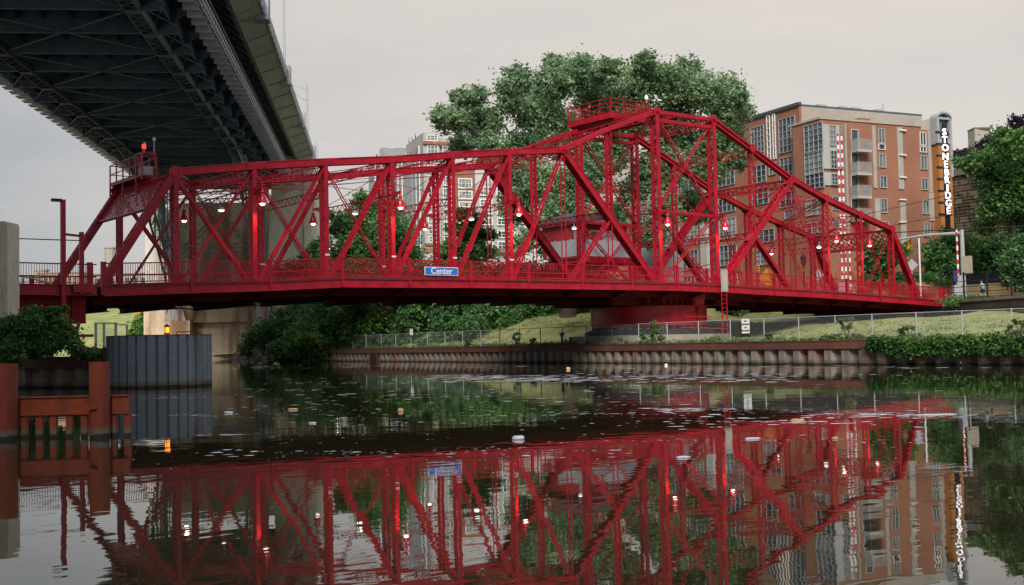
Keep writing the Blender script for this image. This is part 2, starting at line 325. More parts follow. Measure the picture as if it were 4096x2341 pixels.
# ---------------------------------------------------------------- water
def water_mat():
    m=bpy.data.materials.new('river_water'); m.use_nodes=True; t=m.node_tree; p=t.nodes['Principled BSDF']
    p.inputs['Base Color'].default_value=(.020,.019,.010,1); p.inputs['Roughness'].default_value=.015; p.inputs['IOR'].default_value=1.5
    tc=N(t,'ShaderNodeTexCoord')
    def lay(sc,st,rot,detail=2.):
        mp=N(t,'ShaderNodeMapping'); mp.inputs['Scale'].default_value=st; mp.inputs['Rotation'].default_value=(0,0,rot); t.links.new(tc.outputs['Object'],mp.inputs[0])
        n=N(t,'ShaderNodeTexNoise'); n.inputs['Scale'].default_value=sc; n.inputs['Detail'].default_value=detail; n.inputs['Roughness'].default_value=.45; t.links.new(mp.outputs[0],n.inputs[0]); return n.outputs[0]
    b1=N(t,'ShaderNodeBump'); b1.inputs['Strength'].default_value=1; b1.inputs['Distance'].default_value=.0036; t.links.new(lay(.75,(1,1,1),R(38),1.2),b1.inputs['Height'])
    b2=N(t,'ShaderNodeBump'); b2.inputs['Strength'].default_value=1; b2.inputs['Distance'].default_value=.0009; t.links.new(lay(3.2,(.6,1.5,1),R(38),1.5),b2.inputs['Height']); t.links.new(b1.outputs[0],b2.inputs['Normal'])
    t.links.new(b2.outputs[0],p.inputs['Normal']); return m
WATER=water_mat()
mb=MB(); mb.quad((-900,-400,0),(900,-400,0),(900,900,0),(-900,900,0)); tag(mb.build('water',WATER),kind='structure')

# ---------------------------------------------------------------- terrain
SH=[(29.2,-160),(29.3,-60),(29.6,-32),(29.9,-26),(30.2,-20),(31,-13),(32.5,-1.3),(34.7,16),(37.5,34),(40.3,58),(43.2,69),(47,82),(52,95),(58,104),(60,108),(50,124),(40,140),(20,160),(-20,180),(-120,200),(-500,220)]
def shx(Y):
    ys=[p[1] for p in SH[:13]]; xs=[p[0] for p in SH[:13]]; return float(np.interp(Y,ys,xs))
CP=[(SH[i][0],SH[i][1],1.32) for i in range(0,10)]+[(43.2,69,.5),(47,82,.3),(52,95,.2),(58,104,.2),(60,108,.1),(50,124,.1),(40,140,.1),(20,160,.1),(-20,180,.1),(-120,200,.1),
 (34,-60,1.4),(33,-20,1.4),(36,0,1.4),(38,16,1.6),(41,34,2.1),(44,50,3),(40,4.3,1.4),(46,4,1.5),(40,-8,1.5),(45,-20,1.9),(60,-20,2.5),(60,-30,2.6),
 (61.5,-15.1,2.65),(71.6,-.2,2.85),(63.9,10.9,3.05),(60,4,2.8),(51.7,24.2,4.4),(46,20,3.3),(52,14,3.2),(56,32,6.2),(62,24,5.6),(52,45,6.5),(50,66,7.5),(60,60,9.5),(70,40,8.5),(75,20,5.6),(80,12,5.8),(84,0,5.2),(82,-12,5.0),(90,-30,6),
 (60,80,9),(70,95,9),(66,104,5),(58,96,3),(110,0,8),(120,60,10),(160,0,10),(160,120,10),(300,100,10),(75,20,5.6),(80,-5,4.9),(76,-14,4.4),(74,-30,4.6),
 (70,190,8),(-60,260,12),(800,0,8),(400,800,14),(-300,500,10)]+[(*atd(x,y,D)[:2],atd(x,y,D)[2]) for x,y,D in ((420,1345,212),(560,1345,212),(640,1345,212),(360,1345,212),(420,1205,262),(600,1205,262),(300,1205,262),(520,1205,262),(700,1200,262),(200,1210,262),(0,1200,262))]
_cp=np.array(CP,float)
def hgt(x,y):
    d2=(_cp[:,0]-x)**2+(_cp[:,1]-y)**2+.05; w=d2**-1.6; return float((w@_cp[:,2])/w.sum())
st=[]; 
for i in range(len(SH)-1):
    a,b=V(*SH[i]),V(*SH[i+1]); n=max(2,int(min(np.linalg.norm(b-a),80)/2.5))
    for k in range(n): st.append(a+(b-a)*k/n)
st.append(V(*SH[-1])); NS=len(st)
vs=[0,.3,1,2,3.5,5,7,9,11,13,15,17.5,20,23,26,30,34,38,43,48,54,60,68,78,90,105,125,150,200,300,600,1500,3500]
vv=[];ff=[]
for i,p in enumerate(st):
    ang=0 if p[1]<60 else min(1,(p[1]-60)/90)*R(75)
    if p[0]<20 and p[1]>150: ang=R(90)
    dx,dy=math.cos(ang),math.sin(ang)
    for v in vs:
        x,y=p[0]+dx*v,p[1]+dy*v
        h=hgt(x,y)
        if p[1]<=66 and v<8: q=v/8; q=q*q*(3-2*q); h=1.33*(1-q)+max(h,1.35)*q
        h=h+ (0 if v<3 else .12*math.sin(x*.7+y*.3)*math.sin(y*.55))
        vv.append((x,y,h))
for i in range(NS-1):
    for k in range(len(vs)-1):
        q=i*len(vs)+k; ff.append((q,q+1,q+1+len(vs),q+len(vs)))
me=bpy.data.meshes.new('lawn'); me.from_pydata(vv,[],ff); me.materials.append(GRASS); me.update()
land=bpy.data.objects.new('riverside_lawn',me); COL.objects.link(land); tag(land,kind='structure')
for p in me.polygons: p.use_smooth=True
# left bank
LB=[(-7.2,-10.6),(-6.2,6),(-6,30),(-12,70),(-60,110),(-300,140),(-300,-120),(-32,-120),(-31,-62),(-28,-30),(-12.2,-1.0)]
mb=MB(); mb.prism([(x,y,0) for x,y in LB],(0,0,-1.5),(0,0,1.33)); tag(mb.build('left_bank_ground',EARTH),kind='structure')

# ---------------------------------------------------------------- sheet pile walls
def sheetwall(pts,ztop,pitch,depth,name,label,capz,capmat,mat_,capdepth=.35):
    t=thing(name,(pts[0][0],pts[0][1],0),label,'wall'); mb=MB(); cap=MB()
    for i in range(len(pts)-1):
        a,b=V(*pts[i]),V(*pts[i+1]); L=np.linalg.norm(b-a); d=(b-a)/L; nn=V(d[1],-d[0])*SGN
        n=max(1,int(round(L/pitch)))
        for k in range(n):
            s0=a+d*L*k/n; w=L/n
            pr=[(0,0),(.16,-depth),(.56,-depth),(.66,0),(1,0)]
            for (u0,o0),(u1,o1) in zip(pr[:-1],pr[1:]):
                p=s0+d*w*u0-nn*o0; q=s0+d*w*u1-nn*o1
                mb.quad((*p,-1),(*q,-1),(*q,ztop),(*p,ztop))
            c=s0+d*w*.95+nn*.02; mb.box8([(*(c-d*.04),-1),(*(c+d*.04),-1),(*(c+d*.04+nn*.05),-1),(*(c-d*.04+nn*.05),-1),(*(c-d*.04),ztop),(*(c+d*.04),ztop),(*(c+d*.04+nn*.05),ztop),(*(c-d*.04+nn*.05),ztop)])
        if capz:
            z0,z1=capz; o=nn*(depth+.06)
            A=(*(a+o),z0);B=(*(b+o),z0)
            cap.box8([(*(a+o),z0),(*(b+o),z0),(*(b-nn*capdepth),z0),(*(a-nn*capdepth),z0),(*(a+o),z1),(*(b+o),z1),(*(b-nn*capdepth),z1),(*(a-nn*capdepth),z1)])
            o2=nn*(depth+.09)
            for zz in (z0,z1-.05): cap.box8([(*(a+o2),zz),(*(b+o2),zz),(*(b+o),zz),(*(a+o),zz),(*(a+o2),zz+.045),(*(b+o2),zz+.045),(*(b+o),zz+.045),(*(a+o),zz+.045)])
    mb.build('sheet_piling',mat_,t); 
    if capz: cap.build('channel_cap',capmat,t)
    return t
SGN=-1
wp=[SH[i] for i in range(1,10)]
_w=[(x-.25,y) for x,y in wp]
sheetwall(_w,.95,1.12,.30,'sheet_pile_wall','long rusty corrugated steel sheet pile wall edging the lawn across the river',(.88,1.36),CAPR,SHEET)
SGN=1
sheetwall([(-12.4,-1.2),(-7.2,-10.9)],.95,1.15,.28,'sheet_pile_wall','short stained sheet pile wall under the leafy bush on the near left bank',(.86,1.38),CAPR,SHEET)
SGN=1
sheetwall([(-7.2,-10.9),(-6.1,6)],1.3,1.2,.25,'sheet_pile_wall','sheet pile return wall running back beneath the left end of the red bridge',None,CAPR,SHEET)
# dark opening in the wall: outfall
t=thing('outfall_recess',(*ony(1527,1440,40.0)[:2],0),'dark rusty outfall notch in the far sheet pile wall','outfall')
c=onz(1527,1446,0); mb=MB(); x=shx(c[1])-.62
for a in (-.75,.75): mb.box(x-.12,x+.12,c[1]+a-.07,c[1]+a+.07,-.5,.86)
mb.build('side_channel',CAPR,t)
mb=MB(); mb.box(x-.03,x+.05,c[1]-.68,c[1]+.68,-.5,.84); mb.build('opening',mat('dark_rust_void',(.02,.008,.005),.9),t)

# ---------------------------------------------------------------- swing bridge
JX=[0,4.65,9.3,13.95,18.6,23.25,28.1,32.5,37.3,43.5,48.1,53.0,57.5,62.2,66.85]
TZ=[11.34,12.04,12.63,13.16,13.83,14.42,15.0,16.9,18.66,18.7,16.8,14.72,13.34,12.21,11.15]
XL,XR=-4.25,71.4; BW=8.61
RX=[-4.6,.1,4.7,9.3,13.94,18.55,23.26,27.94,32.59,37.21,40.37,43.45,48.13,52.8,57.46,62.1,66.8,71.42]
RZ=[6.06,6.27,6.44,6.71,6.74,6.79,6.80,6.81,6.82,6.82,6.77,6.71,6.57,6.46,6.31,6.15,5.97,5.78]
def rz(x): return float(np.interp(x,RX,RZ))
def dz(x): return rz(x)-1.15      # deck / joint level
BR=thing('swing_bridge',(40.4,4.3,2.0),'long red steel truss swing bridge crossing the river, peaked tower over its round pivot','bridge')
Yv=V(0,1,0); Xv=V(1,0,0); Zv=V(0,0,1)
def P(i,far=0,z=None,x=None):
    X=JX[i] if x is None else x; return V(X,BW*far,TZ[i] if z is None else z)
def B(i,far=0): return V(JX[i],BW*far,dz(JX[i])-.35)
def gus(mb,p,r,y):
    # riveted gusset plate outside the truss plane
    n=8; poly=[(p[0]+r*math.cos(2*math.pi*(k+.5)/n),y,p[2]+r*.8*math.sin(2*math.pi*(k+.5)/n)) for k in range(n)]
    mb.prism(poly,(0,-.012,0),(0,.012,0))
def rivets(mb,x0,x1,z0,z1,y,nx,nz,slope=0):
    for i in range(nx):
        for k in range(nz):
            x=x0+(x1-x0)*i/(nx-1); z=z0+(z1-z0)*k/(nz-1)+slope*(x-x0); mb.box(x-.018,x+.018,y-.022,y,z-.018,z+.018)
def box_member(p0,p1,h,name='top_chord',w=.46,cover=1,face=(1,-1),rv=True,lab=None):
    mb=MB(); d=nrm(p1-p0); up=nrm(Zv-d*d[2]) if abs(d[2])<.98 else Xv
    mb.laced(p0,p1,Yv,w,up,h,faces=face,cover=cover,th=.04,lw=.07)
    # flange lips
    for sg in (-1,1):
        for q in (-1,1):
            o=Yv*sg*(w/2+.03)+up*q*(h/2-.03); mb.bar(p0+o,p1+o,.07,.045,Yv)
    return mb
for far in (0,1):
    y0=BW*far; sg=-1 if not far else 1
    # top chord left arm
    for i in range(6):
        p0,p1=P(i,far),P(i+1,far)
        mb=box_member(p0,p1,.44)
        sl=(p1[2]-p0[2])/(p1[0]-p0[0])
        mb.bar(p0+Yv*sg*.29-(p1-p0)*.0,p0+(p1-p0)*.17+Yv*sg*.29,.02,.36,Yv)
        mb.bar(p1-(p1-p0)*.10+Yv*sg*.29,p1+Yv*sg*.29,.02,.40,Yv)
        if far==0:
            rivets(mb,p0[0]+.08,p0[0]+.7,p0[2]-.12,p0[2]+.14,-.30,7,4,sl); rivets(mb,p1[0]-.42,p1[0]-.06,p1[2]-.13-.04,p1[2]+.1,-.30,4,4,sl)
        mb.build('top_chord',RED,BR)
    # tower raking chords (6-8), top 8-9, right arm
    for a,b in ((6,7),(7,8)):
        mb=MB(); p0,p1=P(a,far),P(b,far)
        for q in (-.2,.2): mb.bar(p0+Yv*q,p1+Yv*q,.05,.30,Yv)
        mb.laced(p0+V(0,0,.02),p1+V(0,0,.02),Yv,.36,Zv,.22,faces=(1,),lw=.05); mb.build('top_chord',RED,BR)
    for dzz,hh in ((0,.26),(-.62,.24)):
        mb=MB(); mb.laced(P(8,far)+V(0,0,dzz),P(9,far)+V(0,0,dzz),Yv,.42,Zv,hh,faces=(1,-1),lw=.05); mb.build('top_chord',RED,BR)
    for a,b in ((9,10),(10,11)):
        mb=MB(); p0,p1=P(a,far),P(b,far); d=nrm(p1-p0); up=nrm(Zv-d*d[2])
        for q in (-.15,.15): mb.laced(p0+up*q,p1+up*q,Yv,.42,up,.14,faces=(1,),cover=1,lw=.05)
        mb.build('top_chord',RED,BR)
    for a,b in ((11,12),(12,13),(13,14)):
        mb=box_member(P(a,far),P(b,far),.42,cover=1); mb.build('top_chord',RED,BR)
    # end posts
    mb=box_member(V(XL,y0,dz(XL)-.2),P(0,far),.42,cover=0); mb.build('end_post',RED,BR)
    mb=box_member(P(14,far),V(XR-.3,y0,dz(XR)-.3),.44,cover=1); mb.build('end_post',RED,BR)
    # verticals
    for i in (0,1,2,3,4,5,12,13,14):
        mb=MB(); mb.laced(B(i,far),P(i,far)-V(0,0,.1),Yv,.50,Xv,.26,faces=(1,-1),th=.05,lw=.055,pitch=.30)
        if far==0 and i in (2,3,4,5): pass
        mb.build('post',RED,BR)
        if i in (2,3,4,5):
            m2=MB(); m2.bar(V(JX[i],y0-.29,rz(JX[i])+.30),V(JX[i],y0-.29,rz(JX[i])+.40),.30,.02,Xv); m2.build('white_band',WHITE,BR)
    for i in (8,9):
        mb=MB(); mb.laced(B(i,far),P(i,far)-V(0,0,.2),Yv,.62,Xv,.36,faces=(1,-1),th=.06,lw=.065,pitch=.36); mb.build('post',RED,BR)
    # sub-posts
    m7=(P(6,far)+B(8,far))/2; m7=P(6,far)+(B(8,far)-P(6,far))*((JX[7]-JX[6])/(JX[8]-JX[6]))
    m10=P(11,far)+(B(9,far)-P(11,far))*((JX[11]-JX[10])/(JX[11]-JX[9]))
    mb=MB(); mb.laced(m7,P(7,far),Xv,.40,Yv,.34,faces=(-1,1),th=.04,lw=.05,pitch=.36); mb.build('post',RED,BR)
    mb=MB(); mb.laced(m10,P(10,far),Yv,.46,Xv,.22,faces=(-1,1),th=.04,lw=.05,pitch=.34); mb.build('post',RED,BR)
    # hangers
    for p0,p1,sp in ((P(6,far),B(6,far),.22),(m7,B(7,far),.22),(m10,B(10,far),.22),(P(11,far),B(11,far),.24)):
        mb=MB()
        for q in (-sp,sp): mb.bar(p0+Yv*q,p1+Yv*q,.05,.075,Xv)
        mb.build('hanger',RED,BR)
    # big inclined legs of the tower
    mb=box_member(P(6,far),B(8,far),.50,w=.52,cover=1); mb.build('diagonal',RED,BR)
    mb=box_member(B(9,far),P(11,far),.42,w=.62,cover=-1)
    q0,q1=B(9,far),P(11,far); d=nrm(q1-q0); up=nrm(Zv-d*d[2])
    for f0,f1 in ((.42,.52),(.93,1.0),(0,.05)): mb.bar(q0+(q1-q0)*f0+up*.225,q0+(q1-q0)*f1+up*.225,.62,.03,Yv)
    mb.build('diagonal',RED,BR)
    mb=MB(); mb.laced(B(6,far),m7,Yv,.40,Zv,.20,faces=(1,-1),lw=.05,pitch=.3); mb.build('diagonal',RED,BR)
    mb=MB(); mb.laced(m10,B(11,far),Yv,.46,Zv,.30,faces=(1,-1),cover=1,lw=.05,pitch=.34); mb.build('diagonal',RED,BR)
    # panel diagonals
    def pair(p0,p1,w,h,sp,laced=False):
        mb=MB()
        if laced: mb.laced(p0,p1,Yv,sp*2,nrm(Zv),h*1.2,faces=(1,),th=.03,lw=.04,pitch=.35)
        else:
            for q in (-sp,sp):
                mb.bar(p0+Yv*q,p1+Yv*q,w,h,Yv)
        # turnbuckle sleeves
        m=p0+(p1-p0)*.72
        for q in (-sp,sp): mb.bar(m+Yv*q-(p1-p0)*.02,m+Yv*q+(p1-p0)*.02,w*1.8,h*1.5,Yv)
        mb.build('diagonal',RED,BR)
    dn=V(0,0,-.2)
    pair(P(0,far)+dn,B(1,far),.05,.14,.16,True); pair(P(1,far)+dn,B(0,far),.04,.08,.14)
    pair(P(2,far)+dn,B(1,far),.05,.13,.17); pair(P(1,far)+dn,B(2,far),.04,.07,.13)
    mb=box_member(P(3,far)+dn,B(2,far),.24,w=.26,cover=1); mb.build('diagonal',RED,BR)
    pair(P(2,far)+dn,B(3,far),.04,.06,.13)
    pair(P(4,far)+dn,B(3,far),.06,.15,.17); pair(P(5,far)+dn,B(4,far),.06,.15,.17); pair(P(6,far)+dn,B(5,far),.06,.15,.17)
    pair(P(0,far)+dn+V(0,0,-.1),V(XL*.0+0.0,y0,dz(0)) if 0 else V(XL*.35,y0,dz(XL)+.3),.03,.04,.1) if 0 else None
    # tower cross bracing
    zm=dz(40)+5.6
    mb=MB(); mb.laced(V(JX[8],y0,zm),V(JX[9],y0,zm-.1),Yv,.40,Zv,.20,faces=(1,),lw=.05); mb.build('tower_strut',RED,BR)
    for p0,p1,k in ((P(8,far)+dn,V(JX[9],y0,zm),1),(P(9,far)+dn,V(JX[8],y0,zm),0),(V(JX[8],y0,zm-.2),B(9,far)+V(0,0,.3),1),(V(JX[9],y0,zm-.2),B(8,far)+V(0,0,.3),0)):
        pair(p0,p1,.05,.10,.16,bool(k))
    pair(P(11,far)+dn,B(12,far),.045,.09,.16); pair(P(12,far)+dn,B(13,far),.035,.06,.12); pair(P(13,far)+dn,B(14,far),.035,.06,.12)
    pair(P(14,far)+dn,B(13,far),.03,.035,.12); pair(P(13,far)+dn,B(12,far),.03,.035,.12)
    pair(P(12,far)+dn,B(11,far),.03,.035,.12)
    # bottom chord
    mb=MB()
    for a,b in zip(RX[:-1],RX[1:]):
        mb.bar(V(a,y0,dz(a)-.62),V(b,y0,dz(b)-.62),.42,.62,Yv)
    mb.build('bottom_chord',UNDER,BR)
    # gussets and pins
    for i in (0,6,8,9,10,11,12,13,14): mb=MB(); gus(mb,P(i,far),.42,y0+sg*.30); mb.build('gusset_plate',RED,BR)
    for i in (6,8,9):
        c=P(i,far); mb=MB(); mb.tube([c+Yv*sg*.28,c+Yv*sg*.42,c+Yv*sg*.42,c+Yv*sg*.5],[.17,.17,.09,.09],12); mb.build('chord_pin',RED,BR)
    for i in range(15): mb=MB(); gus(mb,B(i,far)+V(0,0,.2),.5,y0+sg*.27); mb.build('gusset_plate',RED,BR)
# transverse bracing
Zt=lambda i:TZ[i]
for i in range(15):
    a=V(JX[i],.2,TZ[i]-.30); b=V(JX[i],BW-.2,TZ[i]-.30)
    mb=MB(); mb.laced(a,b,Zv,.55,Xv,.14,faces=(0.01,),th=.05,lw=.05,pitch=.36); mb.build('transverse_strut',RED,BR)
ZS={1:10.55,2:10.75,3:10.75,4:10.85,5:10.85,6:None,8:9.95,9:9.55,12:10.0,13:9.5}
for i in range(1,14):
    z=ZS.get(i)
    if z is None: continue
    a=V(JX[i],.2,z); b=V(JX[i],BW-.2,z)
    mb=MB(); mb.laced(a,b,Zv,.44,Xv,.14,faces=(0.01,),th=.045,lw=.05,pitch=.3); mb.build('sway_strut',RED,BR)
# struts between raking legs
m7=lambda f:P(6,f)+(B(8,f)-P(6,f))*((JX[7]-JX[6])/(JX[8]-JX[6])); m10=lambda f:P(11,f)+(B(9,f)-P(11,f))*((JX[11]-JX[10])/(JX[11]-JX[9]))
for p0,p1,s in ((m7(0)+V(-.1,.3,.3),m7(1)+V(-.1,-.3,.3),.5),(m10(0),m10(1),.45),(P(11,0)+V(-.5,.2,-.5),P(11,1)+V(-.5,-.2,-.5),.6)):
    mb=MB(); mb.laced(p0,p1,Zv,s,Xv,.28,faces=(-1,1),th=.05,lw=.06,pitch=.36); mb.bar(p0+V(0,0,s/2),p1+V(0,0,s/2),.34,.03,Xv); mb.build('transverse_strut',RED,BR)
# top laterals: laced diagonals between chords
for a,b in ((0,1),(1,2),(2,3),(3,4),(4,5),(5,6),(6,7),(7,8),(8,9),(11,12),(12,13),(13,14)):
    fa,fb=(a%2),(1-a%2)
    mb=MB(); mb.laced(V(JX[a],BW*fa,TZ[a]-.1),V(JX[b],BW*fb,TZ[b]-.1),Zv,.34,Xv,.12,faces=(0.01,),th=.04,lw=.045,pitch=.34); mb.build('lateral_brace',RED,BR)
    mb=MB(); mb.bar(V(JX[a],BW*fb,TZ[a]-.2),V(JX[b],BW*fa,TZ[b]-.2),.05,.05,Yv); mb.build('sway_rod',RED,BR)
# thin sway rods in the cross planes
for i in (1,2,3,4,5,8,9,12,13):
    z=ZS.get(i)
    if not z: continue
    mb=MB()
    for f0,f1 in ((0,1),(1,0)): mb.tube([V(JX[i],BW*f0,TZ[i]-.6),V(JX[i],BW*f1,z+.25)],.022,5)
    mb.build('sway_rod',RED,BR)
# portal bracing: lattice web along the raking end posts
def portal(pa,pb,down,depth,n,m,mname,hexy=False):
    mb=MB(); d=(pb-pa); dn_=nrm(down)*depth
    nn_=nrm(np.cross(d,dn_))
    mb.bar(pa,pb,.16,.12,nn_); mb.bar(pa+dn_,pb+dn_,.16,.12,nn_)
    for i in range(-m,n):
        for s in (1,-1):
            # diagonal lattice of flats
            u0=i/n; u1=(i+m)/n
            p0,p1=(u0,0.),(u1,1.)
            lo,hi=max(0,u0),min(1,u1)
            if hi<=lo: continue
            t0=(lo-u0)/(u1-u0); t1=(hi-u0)/(u1-u0)
            A=pa+d*lo+dn_*(t0 if s>0 else 1-t0); Bq=pa+d*hi+dn_*(t1 if s>0 else 1-t1)
            mb.bar(A,Bq,.085,.03 if s>0 else .045,np.cross(nn_,nrm(Bq-A)))
    mb.build('portal_lattice',RED,BR)
dl=nrm(V(XL,0,dz(XL))-P(0)); portal(P(0)+dl*.15+V(0,.3,0),P(0,1)+dl*.15+V(0,-.3,0),dl,2.3,22,6,'left')
dr=nrm(V(XR,0,dz(XR))-P(14)); portal(P(14)+dr*.1+V(0,.3,0),P(14,1)+dr*.1+V(0,-.3,0),dr,1.7,12,3,'right')
# deck
mb=MB()
for a,b in zip(RX[:-1],RX[1:]):
    mb.box8([(a,-.2,dz(a)-.25),(b,-.2,dz(b)-.25),(b,BW+.2,dz(b)-.25),(a,BW+.2,dz(a)-.25),(a,-.2,dz(a)-.12),(b,-.2,dz(b)-.12),(b,BW+.2,dz(b)-.12),(a,BW+.2,dz(a)-.12)])
mb.build('roadway_deck',ASPH,BR)
for side in (0,1):
    ya,yb=(-2.0,-.26) if side==0 else (BW+.26,BW+1.9)
    mb=MB()
    for a,b in zip(RX[:-1],RX[1:]):
        mb.box8([(a,ya+.06,rz(a)-1.18),(b,ya+.06,rz(b)-1.18),(b,yb,rz(b)-1.18),(a,yb,rz(a)-1.18),(a,ya+.06,rz(a)-1.08),(b,ya+.06,rz(b)-1.08),(b,yb,rz(b)-1.08),(a,yb,rz(a)-1.08)])
    mb.build('footway_deck',GREYB if side else REDD,BR)
    yf=ya if side==0 else yb
    so_=-1 if side==0 else 1
    for k,(a,b) in enumerate(zip(RX[:-1],RX[1:])):
        # fascia girder
        mb=MB(); mb.bar(V(a,yf,rz(a)-1.43),V(b,yf,rz(b)-1.43),.06,.50,Yv)
        mb.bar(V(a,yf+so_*.06,rz(a)-1.67),V(b,yf+so_*.06,rz(b)-1.67),.16,.03,Yv); mb.bar(V(a,yf+so_*.05,rz(a)-1.19),V(b,yf+so_*.05,rz(b)-1.19),.14,.03,Yv)
        mb.bar(V(a,yf,rz(a)-1.09),V(b,yf,rz(b)-1.09),.05,.10,Yv)
        if side==0 and b-a>4: xm=(a+b)/2+.6; rivets(mb,xm-.2,xm+.2,rz(xm)-1.6,rz(xm)-1.28,yf-.03,4,6)
        mb.build('fascia_girder',RED,BR)
        # railing panel
        mb=MB(); n=int((b-a)/.125)
        mb.bar(V(a,yf,rz(a)),V(b,yf,rz(b)),.07,.06,Yv); mb.bar(V(a,yf,rz(a)-.97),V(b,yf,rz(b)-.97),.05,.06,Yv); mb.bar(V(a,yf-.02,rz(a)-.62),V(b,yf-.02,rz(b)-.62),.02,.07,Yv)
        for j in range(1,n):
            x=a+(b-a)*j/n; z=rz(a)+(rz(b)-rz(a))*j/n; mb.box(x-.012,x+.012,yf-.012,yf+.012,z-.97,z)
        mb.build('railing_panel',RED,BR)
    mb=MB()
    for a,b in zip(RX[:-1],RX[1:]): mb.bar(V(a,yf+so_*.055,rz(a)-1.135),V(b,yf+so_*.055,rz(b)-1.135),.05,.05,Yv)
    mb.build('drip_strip',GREYB,BR)
    for k,x in enumerate(RX):
        mb=MB(); w=.17 if k not in (0,len(RX)-1) else .24
        mb.box(x-w/2,x+w/2,yf-.10,yf+.10,rz(x)-1.62,rz(x)+.06); mb.prism([(x-w/2-.02,yf-.12,rz(x)+.06),(x+w/2+.02,yf-.12,rz(x)+.06),(x+w/2+.02,yf+.12,rz(x)+.06),(x-w/2-.02,yf+.12,rz(x)+.06)],(0,0,0),(0,0,.03))
        mb.build('rail_post',RED,BR)
        # bracket under footway
        if 0<k<len(RX)-1:
            mb=MB(); yi=-.05 if side==0 else BW+.05
            mb.prism([(x,yf,rz(x)-1.62),(x,yi,rz(x)-1.30),(x,yi,rz(x)-2.15)],(-.02,0,0),(.02,0,0))
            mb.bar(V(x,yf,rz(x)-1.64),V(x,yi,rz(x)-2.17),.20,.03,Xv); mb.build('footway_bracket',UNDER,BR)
# floor beams and stringers
for x in JX+[XL+.5,XR-.5]:
    mb=MB(); z=dz(x); mb.box(x-.02,x+.02,0,BW,z-1.25,z-.26); mb.box(x-.15,x+.15,0,BW,z-1.28,z-1.24)
    for y in (1.4,2.8,4.3,5.8,7.2): mb.box(x-.1,x+.1,y-.02,y+.02,z-1.24,z-.26)
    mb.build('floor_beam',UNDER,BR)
for y in (.95,2.3,3.6,5.0,6.3,7.65):
    mb=MB()
    for a,b in zip(RX[:-1],RX[1:]): mb.bar(V(a,y,dz(a)-.50),V(b,y,dz(b)-.50),.04,.48,Yv); mb.bar(V(a,y,dz(a)-.75),V(b,y,dz(b)-.75),.2,.03,Yv)
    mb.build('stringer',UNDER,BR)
# bottom laterals
mb=MB()
for i in range(14):
    a,b=JX[i],JX[i+1]
    for f in ((.3,BW-.3),(BW-.3,.3)): mb.bar(V(a,f[0],dz(a)-1.2),V(b,f[1],dz(b)-1.2),.14,.03,Yv)
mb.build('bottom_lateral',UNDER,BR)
# drum, rim girder, ribs above
DC=V(40.4,4.3,0)
mb=MB(); mb.lathe((40.4,4.3,0),[(0,2.62),(4.45,2.62),(4.45,2.7),(4.55,2.7),(4.55,4.05),(4.68,4.08),(4.68,4.16),(0,4.16)],64); mb.build('drum',RED,BR,smooth=False)
mb=MB()
for k in range(48):
    t=2*math.pi*k/48; c=(40.4+4.2*math.cos(t),4.3+4.2*math.sin(t)); mb.tube([(c[0],c[1],4.16),(c[0],c[1],4.95)],.10,5)
mb.lathe((40.4,4.3,0),[(4.0,4.16),(4.05,5.0),(4.3,5.0)],48); mb.build('pleated_collar',REDD,BR)
for (px_,nm) in ((2787,'m'),):
    c=ony(2787,1200,-.2); c[2]=0
    t0=MB(); t0.lathe((c[0],c[1],0),[(0,5.15),(.62,5.15),(.66,5.0),(.66,4.75),(.70,4.72),(.70,4.66),(.62,4.62),(.55,4.2),(.35,4.12),(0,4.12)],20); t0.build('motor_housing',RED,BR,smooth=False)
    t0=MB(); t0.tube([(c[0],c[1],4.12),(c[0],c[1],3.9)],.12,8); t0.tube([(c[0],c[1],3.9),(c[0],c[1],3.2)],.17,8); t0.tube([(c[0],c[1],3.2),(c[0],c[1],2.2)],.10,8); t0.box(c[0]-.35,c[0]+.35,c[1]-.1,c[1]+.3,2.05,2.4); t0.box(c[0]-.45,c[0]-.3,c[1],c[1]+.5,2.2,3.7); t0.build('drive_shaft',REDD,BR)
mb=MB()
for y in (1.2,7.4): mb.box(33.5,47.5,y-.2,y+.2,4.2,5.0)
for x in (36.6,44.2): mb.box(x-.2,x+.2,.4,8.2,4.25,5.0)
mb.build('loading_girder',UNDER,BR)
# ladder + clearance board
c=ony(2896,1160,-2.25); mb=MB()
for q in (-.28,.28): mb.box(c[0]+q-.03,c[0]+q+.03,-2.28,-2.22,2.0,5.2)
for k in range(9): mb.box(c[0]-.28,c[0]+.28,-2.27,-2.23,2.3+.32*k,2.34+.32*k)
mb.bar(V(c[0],-2.2,3.2),V(c[0]-2.6,-.3,3.35),.05,.05,Zv); mb.bar(V(c[0],-2.2,2.35),V(c[0]-2.6,-.3,2.5),.05,.05,Zv)
mb.build('inspection_ladder',RED,BR)
fr=MB(); fr.box(c[0]-.36,c[0]+.36,-2.34,-2.28,5.12,6.80); fr.build('clearance_board',LGREY,BR); q=MB(); q.box(c[0]-.26,c[0]+.26,-2.36,-2.345,5.25,6.65); q.build('board_face',stain_mat('faded_board',(.40,.36,.30),(.48,.44,.38),(.38,.08,.05),vscale=3),BR)
